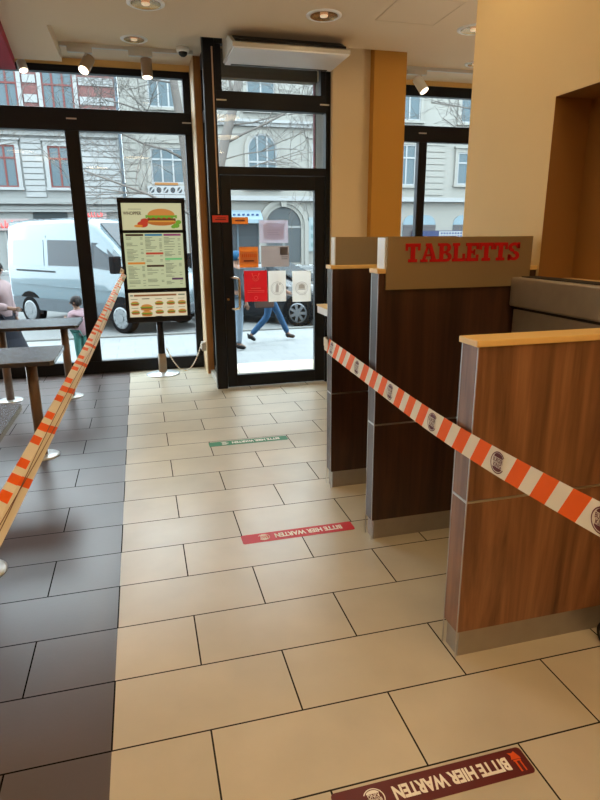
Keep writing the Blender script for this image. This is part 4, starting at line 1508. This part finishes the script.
b = B()
loft(b, [cring(*a) for a in ((-3.42, .40, .80, .70, .66, .72), (-3.34, .30, .98, .85, .70, .84), (-3.0, .22, 1.06, .93, .70), (-2.55, .20, 1.20, .95, .64), (-2.0, .20, 1.38, .96, .60), (-1.4, .20, 1.42, .96, .60), (-0.95, .20, 1.38, .95, .60), (-0.2, .20, 1.02, .92, .68), (0.3, .20, .94, .86, .70), (0.66, .24, .84, .74, .66, .84), (0.82, .32, .66, .58, .56, .70))])
b.build('body', cp, car, bevel=0.01)
for sgn in (-1, 1):
    q = B()
    yb, yt = sgn * (CWd - .015), sgn * .665
    pts = [(-2.5, .99, yb), (-0.34, .97, yb), (-0.98, 1.30, yt), (-1.4, 1.33, yt), (-2.0, 1.29, yt)]
    a = [q.bm.verts.new((x, y, z)) for x, z, y in pts]
    c = [q.bm.verts.new((x, y + .012 * sgn, z + .006)) for x, z, y in pts]
    q.bm.faces.new(a)
    q.bm.faces.new(c[::-1])
    for i in range(5):
        q.bm.faces.new((a[i], a[(i + 1) % 5], c[(i + 1) % 5], c[i]))
    q.build('side_window', vglass, car)
    B().box(-.52, -.34, sgn * .92, sgn * 1.08, .92, 1.06).build('wing_mirror', cp, car, bevel=0.03)
    B().prism([(.46, .64), (.76, .56), (.74, .66), (.5, .76)], sgn * .56, sgn * .80, 'y').build('headlight', omat('car_headlight', lin(210, 216, 222), 0.15), car)
    for x in (0, -2.7):
        q = B()
        q.prism([(x + .40 * math.cos(a), .33 + .40 * math.sin(a)) for a in [-.05 * PI + 1.1 * PI * i / 20 for i in range(21)]], sgn * (CWd - .04), sgn * (CWd + .006), 'y')
        q.build('wheel_arch', tyre, car)
        wheel(car, x, sgn * (CWd - .085), .33, sgn, omat('alloy_wheel', lin(170, 174, 178), 0.3, 0.7), 7)
q = B()
q.prism([(-.16, 1.03), (-.12, 1.05), (-.94, 1.405), (-.98, 1.385)], -.60, .60, 'y')
q.build('windscreen', vglass, car)


# ================================================================== BUILDINGS ACROSS THE STREET
YB = 38.0
stone = omat('grey_white_stucco', lin(206, 208, 206), 0.85, noise=0.05, nscale=1.2)
stone2 = omat('warm_white_stucco', lin(214, 212, 204), 0.85, noise=0.06, nscale=1.0)
trimw = omat('white_stucco_trim', lin(226, 228, 228), 0.8)
brickm = wall_brick_material()
redfr = omat('red_brown_window_paint', lin(168, 92, 88), 0.6)
whfr = omat('white_window_paint', lin(226, 230, 232), 0.5)
wpane = omat('street_window_glass', lin(128, 150, 160), 0.15, spec=0.10)
dkpane = omat('dark_shop_glass', lin(90, 98, 104), 0.2, spec=0.06)


def bwindow(parent, x0, x1, z0, z1, fm, arch=False, mull=1, bar=0.68, surround=trimw, sill=True):
    w = B()
    d0, d1, th = -0.04, 0.10, 0.09
    if not arch:
        w.box(x0, x0 + th, d0, d1, z0, z1).box(x1 - th, x1, d0, d1, z0, z1).box(x0 + th, x1 - th, d0, d1, z1 - th, z1).box(x0 + th, x1 - th, d0, d1, z0, z0 + th)
        top = z1
    else:
        r = (x1 - x0) / 2
        top = z1 - r
        cx = (x0 + x1) / 2
        w.box(x0, x0 + th, d0, d1, z0, top).box(x1 - th, x1, d0, d1, z0, top).box(x0 + th, x1 - th, d0, d1, z0, z0 + th)
        n = 16
        for i in range(n):
            a, c = PI * i / n, PI * (i + 1) / n
            w.prism([(cx + q * math.cos(t), top + q * math.sin(t)) for q, t in ((r, a), (r, c), (r - th, c), (r - th, a))], d0, d1, 'y')
    for i in range(mull):
        mx_ = x0 + (x1 - x0) * (i + 1) / (mull + 1)
        w.box(mx_ - .05, mx_ + .05, d0, d1, z0 + th, (z1 - th))
    zb_ = z0 + (top - z0) * bar
    w.box(x0 + th, x1 - th, d0 - .01, d1, zb_ - .05, zb_ + .05)
    f = w.build('window', fm, parent)
    g = B()
    if arch:
        cx, r = (x0 + x1) / 2, (x1 - x0) / 2 - .02
        g.prism([(x0 + .02, z0 + .02), (x1 - .02, z0 + .02)] + [(cx + r * math.cos(PI * i / 16), top + r * math.sin(PI * i / 16)) for i in range(17)], 0.0, 0.03, 'y')
    else:
        g.box(x0 + .02, x1 - .02, 0.0, 0.03, z0 + .02, z1 - .02)
    g.build('pane', wpane, f)
    if surround:
        s = B()
        sw = 0.22
        s.box(x0 - sw, x0, -.09, .05, z0, top).box(x1, x1 + sw, -.09, .05, z0, top)
        if arch:
            for i in range(16):
                a, c = PI * i / 16, PI * (i + 1) / 16
                r0 = (x1 - x0) / 2
                s.prism([((x0 + x1) / 2 + q * math.cos(t), top + q * math.sin(t)) for q, t in ((r0 + sw, a), (r0 + sw, c), (r0, c), (r0, a))], -.09, .05, 'y')
        else:
            s.box(x0 - sw, x1 + sw, -.10, .05, z1, z1 + .26)
            s.box(x0 - sw - .08, x1 + sw + .08, -.22, .05, z1 + .26, z1 + .36)
        if sill:
            s.box(x0 - sw - .06, x1 + sw + .06, -.2, .05, z0 - .16, z0)
        s.build('window_surround', surround, f)
    return f


# left house: banded stucco below, brick with white bands above
bl = thing('apartment_building', 'brick and white banded house across the street behind the van', 'building', (0, YB, -0.45), group='old houses across the street')
b = B()
b.box(-18, -0.42, 0.05, 8, 0, 8.0)
b.build('lower_wall', stone, bl)
B().box(-18, -0.42, 0.05, 8, 8.0, 19).build('brick_wall', brickm, bl)
ZO = 0.45
wx = [-3.86 - 3.0 * i for i in range(5)]
b = B()
z = 4.25
while z < 7.6:
    xs = [-18] + [v for c in sorted(wx) for v in (c - .95, c + .95)] + [-0.5]
    for a, c in zip(xs[::2], xs[1::2]):
        b.box(a, c, -.03, .06, z, z + .27)
    z += .33
b.build('rustication', trimw, bl)
b = B()
for z0, z1, d in ((7.60, 7.85, .25), (7.85, 8.02, .40), (3.85, 4.02, .42), (4.02, 4.16, .30), (3.55, 3.70, .2), (2.95 + ZO, 3.08 + ZO, .24)):
    b.box(-18, -0.42, -d, .06, z0, z1)
b.build('cornice', stone, bl)
b = B()
z = 8.35
while z < 18:
    xs = [-18] + [v for c in sorted(wx) for v in (c - 1.15 + .3, c + 1.15 + .3)] + [-0.5]
    for a, c in zip(xs[::2], xs[1::2]):
        b.box(a, c, -.02, .06, z, z + .42)
    z += 1.02
b.build('white_bands', trimw, bl)
for c in wx:
    bwindow(bl, c - .62, c + .62, 4.78, 7.08, redfr, mull=1, bar=0.70)
    bwindow(bl, c + .3 - .85, c + .3 + .85, 8.75, 11.3, redfr, mull=2, bar=0.62)
    bwindow(bl, c + .3 - .80, c + .3 + .80, 12.9, 15.2, redfr, mull=2, bar=0.62)
for x0, x1 in ((-17.2, -14.6), (-13.9, -11.3), (-10.6, -8.2), (-7.4, -6.0), (-5.73, -3.76), (-3.2, -0.9)):
    f = B().box(x0, x1, -.04, .1, 0.2, 0.6).box(x0, x0 + .12, -.04, .1, .6, 2.95).box(x1 - .12, x1, -.04, .1, .6, 2.95).box(x0, x1, -.04, .1, 2.85, 3.0).build('shop_front', stone, bl)
    B().box(x0 + .1, x1 - .1, 0.0, 0.04, 0.55, 2.9).build('pane', dkpane, f)
B().box(-5.7, -3.78, -0.02, 0.06, 2.98, 3.48).build('dark_shop_board', omat('dark_shop_board', lin(70, 84, 88), 0.6), bl)
# two shop signs with red lettering
for x0, x1, z0, z1 in ((-3.25, -1.5, 3.02, 3.50), (-8.3, -5.95, 2.35, 3.02)):
    s = B().box(x0, x1, -.16, -.04, z0, z1).build('shop_sign', omat('pale_sign_board', lin(240, 214, 212), 0.6), bl)
    b = B()
    r_ = random.Random(int(x0 * -10))
    x = x0 + .12
    while x < x1 - .25:
        w_ = r_.uniform(.09, .17)
        h_ = (z1 - z0)
        b.box(x, x + w_ * .35, -.175, -.16, z0 + .2 * h_, z0 + (.85 if r_.random() < .4 else .6) * h_)
        b.box(x, x + w_, -.175, -.16, z0 + .2 * h_, z0 + .34 * h_)
        if r_.random() < .6:
            b.box(x + w_ * .65, x + w_, -.175, -.16, z0 + .2 * h_, z0 + .62 * h_)
        x += w_ + .06
    b.build('red_lettering', 'print_red', s)

dp = B().cyl((-0.335, YB - .62, -0.45), (-0.335, YB - .62, 18), 0.09, 12).build('downpipe', omat('zinc_downpipe', lin(132, 150, 164), 0.5))
tag(dp, 'grey blue downpipe between the brick house and the pale house', 'downpipe')

# right house: warm white with arches
br = thing('apartment_building', 'pale house with arched doorway and balustrades across the street', 'building', (0, YB, -0.45), group='old houses across the street')
B().box(-0.25, 40, 0.05, 8, 0, 19).build('wall', stone2, br)
b = B()
for z0, z1, d in ((4.12, 4.30, .45), (4.30, 4.42, .30), (8.55, 8.75, .25), (8.75, 8.92, .40), (12.9, 13.2, .4)):
    b.box(-0.25, 40, -d, .06, z0, z1)
b.build('cornice', trimw, br)
b = B()
z = 4.6
while z < 8.3:
    b.box(-0.2, 0.55, -.03, .06, z, z + .34)
    b.box(15.2, 16.8, -.03, .06, z, z + .34)
    b.box(19.8, 21.2, -.03, .06, z, z + .34)
    z += .40
b.build('rustication', stone2, br)
for x0, x1, z0, z1, ar, mu in ((1.35, 3.35, 5.1, 7.15, False, 2), (7.37, 9.27, 4.95, 8.15, True, 2), (4.3, 5.5, 5.1, 7.6, False, 1), (11.6, 13.2, 5.1, 7.7, False, 1), (17.6, 19.0, 5.2, 7.8, False, 1), (22.2, 23.8, 5.3, 7.4, False, 1), (26.0, 27.6, 5.3, 7.4, False, 1), (30.0, 31.6, 5.3, 7.4, False, 1),
                              (1.45, 3.25, 9.4, 11.6, False, 2), (7.4, 9.2, 9.5, 12.0, False, 1), (11.6, 13.2, 9.5, 12, False, 1), (17.6, 19.2, 9.3, 11.6, False, 1), (22.2, 23.8, 9.3, 11.6, False, 1), (26.0, 27.6, 9.3, 11.6, False, 1)):
    bwindow(br, x0, x1, z0, z1, whfr, ar, mu, surround=stone2)
# pierced balustrade under the first window
f = B().box(1.05, 3.6, -.3, -.1, 4.45, 4.95).build('balustrade', trimw, br)
for i in range(6):
    x = 1.30 + .42 * i
    q = B()
    q.prism([(x + .15 * math.cos(a), 4.70 + .17 * math.sin(a)) for a in [2 * PI * k_ / 18 for k_ in range(18)]], -.305, -.295, 'y')
    q.build('opening', dkpane, f)
    if i % 2 == 0:
        B().prism([(x - .15, 4.60), (x - .08, 4.56), (x + .15, 4.80), (x + .08, 4.86)], -.315, -.305, 'y').build('ornament', trimw, f)
B().box(1.5, 2.9, -.3, -.08, 5.0, 5.14).build('flower_box', omat('orange_planter', lin(214, 150, 90), 0.7), br)
# arched doorway with keystone
cx, rz = 9.64, 1.2
f = B()
top = 2.55
pts = [(cx - rz, 0.2), (cx + rz, 0.2)] + [(cx + rz * math.cos(PI * i / 20), top + rz * math.sin(PI * i / 20)) for i in range(21)]
f.prism(pts, 0.0, 0.05, 'y')
dw = f.build('doorway', omat('dark_doorway', lin(112, 120, 124), 0.6), br)
f = B()
for k_, (q0, q1, d) in enumerate(((rz, rz + .22, .10), (rz + .22, rz + .50, .2))):
    for i in range(20):
        a, c = PI * i / 20, PI * (i + 1) / 20
        f.prism([(cx + q * math.cos(t), top + q * math.sin(t)) for q, t in ((q1, a), (q1, c), (q0, c), (q0, a))], -d, .06, 'y')
    f.box(cx - q1, cx - q0, -d, .06, 0, top).box(cx + q0, cx + q1, -d, .06, 0, top)
f.prism([(cx - .16, top + rz), (cx + .16, top + rz), (cx + .26, top + rz + .62), (cx - .26, top + rz + .62)], -.32, .06, 'y')
f.build('door_arch', stone2, dw)
B().box(cx - .06, cx + .06, -.03, 0.0, .2, top + .3).box(cx - rz, cx + rz, -.03, 0, 2.42, 2.55).build('door_leaf_bars', stone, dw)
# shop with blue-white awning left of the doorway
f = B().box(5.2, 8.0, -.06, .08, .2, .6).box(5.2, 5.32, -.06, .08, .6, 2.7).box(7.88, 8.0, -.06, .08, .6, 2.7).box(6.5, 6.62, -.06, .08, .6, 2.7).build('shop_front', omat('blue_grey_shop_frame', lin(128, 148, 160), 0.6), br)
B().box(5.3, 7.9, 0, .03, .55, 2.7).build('pane', dkpane, f)
f = B()
f.prism([(-.05, 3.55), (-.9, 2.95), (-.9, 2.72), (-.88, 2.72), (-.86, 2.93), (-.05, 3.45)], 5.1, 8.1, 'x')
aw = f.build('awning', omat('pale_blue_awning', lin(196, 222, 236), 0.7), br)
b = B()
for i in range(8):
    b.box(5.6 + .3 * i, 5.76 + .3 * i, -.615 - .02, -.60, 3.18 + (0.0 if i % 2 else .02), 3.30)
b.build('awning_lettering', omat('blue_lettering', lin(70, 110, 170), 0.6), aw)
# pale showcase right of the doorway
f = B().box(11.35, 12.25, -.12, .02, .9, 3.1).build('showcase', omat('pale_blue_showcase', lin(206, 228, 232), 0.5), br)
for z in (1.2, 1.75, 2.3):
    B().box(11.5, 12.1, -.135, -.12, z, z + .28).build('poster', omat('showcase_poster', lin(150, 186, 190), 0.5), f)
# arches and a blue sign of the shop on the right
for cx_ in (15.6, 19.5, 23.4, 27.3):
    f = B()
    r_ = 1.25
    f.prism([(cx_ - r_, .3), (cx_ + r_, .3), (cx_ + r_, 2.7), (cx_ + r_ - .12, 3.0), (cx_ + r_ - .4, 3.22), (cx_, 3.3), (cx_ - r_ + .4, 3.22), (cx_ - r_ + .12, 3.0), (cx_ - r_, 2.7)], -.0, .05, 'y')
    q = f.build('shop_arch', omat('arch_glass', lin(170, 200, 214), 0.2, spec=0.15), br)
    B().box(cx_ - r_, cx_ + r_, -.06, 0.0, 2.45, 2.60).box(cx_ - .05, cx_ + .05, -.04, 0, .3, 2.45).box(cx_ - r_, cx_ + r_, -.03, -.005, .3, 2.45).build('shop_frame', omat('grey_shop_frame', lin(126, 122, 124), 0.6), q)
s = B().box(18.9, 23.0, -.22, -.06, 1.55, 2.2).build('shop_sign', omat('dark_blue_sign', lin(70, 86, 134), 0.5), br)
b = B().box(20.95, 22.9, -.24, -.22, 1.68, 2.15)
b.build('sign_panel', trimw, s)
b = B()
for r_ in range(2):
    for i in range(8):
        b.box(21.08 + .22 * i, 21.22 + .22 * i, -.25, -.24, 1.74 + .21 * r_, 1.86 + .21 * r_)
b.build('sign_lettering', omat('blue_sign_print', lin(90, 110, 160), 0.6), s)


# ================================================================== BARE TREES
def tree(label, base, trunk, seed, limbs, m, depth=5, spread=0.55):
    rg = random.Random(seed)
    b = B()

    def grow(p, d, ln, r, k):
        n = 4 if k > 1 else 3
        pts, rs = [p], [r]
        for i in range(n):
            d = (d + Vector((rg.gauss(0, .13), rg.gauss(0, .13), rg.gauss(0.02, .10)))).normalized()
            p = p + d * ln / n
            pts.append(p)
            rs.append(max(r * (1 - 0.42 * (i + 1) / n), 0.0075))
        b.tube(pts, rs, 6 if r > 0.04 else 4)
        if k == 0:
            return
        m_ = 4
        for i in range(m_):
            j = rg.randint(1, n)
            a = Vector((rg.gauss(0, 1), rg.gauss(0, 1), rg.gauss(0.25, .8))).normalized()
            dd = (d * (1 - spread) + a * spread * 1.5).normalized()
            grow(pts[j], dd, ln * rg.uniform(.55, .8), rs[j] * rg.uniform(.5, .7), k - 1)

    pts = [Vector(q) for q in trunk]
    rs = [0.24 * (1 - .45 * i / (len(pts) - 1)) for i in range(len(pts))]
    b.tube(pts, rs, 10)
    for p, d, ln, r in limbs:
        grow(Vector(p), Vector(d).normalized(), ln, r * .62, depth - 1)
    for v in b.bm.verts:
        v.co -= Vector(base)
    o = b.build('bare_tree', m, None, base, recalc=False)
    tag(o, label, 'tree', 'bare street trees')


bark = omat('grey_bark', lin(158, 150, 144), 0.9, noise=0.15, nscale=6)
tree('bare street tree with a leaning trunk seen through the glass over the door', (1.9, 20, -0.56), [(1.9, 20, -.58), (2.35, 20, 1.2), (2.9, 20, 3.1), (3.3, 20, 4.5), (3.7, 20, 5.8), (4.1, 20, 7.4)], 11,
     [((2.55, 20, 2.0), (-1.0, .05, .42), 4.2, .085), ((3.3, 20, 4.5), (1, -.3, .55), 3.0, .07), ((3.5, 20, 5.1), (1.0, .2, .05), 3.4, .06), ((3.7, 20, 5.8), (-.6, .3, .8), 2.4, .07), ((4.1, 20, 7.4), (.4, 0, 1), 2.6, .09), ((3.0, 20, 3.4), (1, .1, .35), 3.2, .05), ((3.2, 20, 4.0), (.9, .4, .5), 3.4, .05)], bark, 4)
tree('bare street tree near the corner post, its limbs crossing the left shop window', (2.5, 24, -0.56), [(2.5, 24, -.58), (2.45, 24, 2.5), (2.3, 24, 5.0), (2.05, 24, 7.0), (1.85, 24, 8.6)], 5,
     [((2.35, 24, 4.4), (-1, .1, .5), 3.4, .08), ((2.2, 24, 5.6), (-1, .2, .4), 3.6, .07), ((2.0, 24, 7.2), (-1, -.1, .15), 3.2, .06), ((1.85, 24, 8.6), (.2, 0, 1), 2.5, .08), ((2.3, 24, 5.0), (1, 0, .8), 2.4, .06)], bark, 5)
tree('bare street tree at the far left beyond the van', (-6.4, 22, -0.56), [(-6.4, 22, -.58), (-6.3, 22, 3), (-6.2, 22, 6), (-6.0, 22, 8)], 8,
     [((-6.3, 22, 4.0), (1, 0, .5), 3.0, .06), ((-6.2, 22, 6), (1, .1, .5), 3.0, .06), ((-6.2, 22, 5), (-1, .1, .5), 3.0, .06)], bark, 4)
tree('bare street tree seen through the right shop window', (15.4, 22, -0.56), [(15.4, 22, -.58), (15.3, 22, 3), (15.2, 22, 6), (15.2, 22, 8)], 21,
     [((15.3, 22, 4.6), (-1, 0, .5), 3.0, .06), ((15.2, 22, 6), (-1, .1, .1), 3.2, .06), ((15.2, 22, 6.8), (-1, .1, .3), 2.8, .06)], bark, 4)
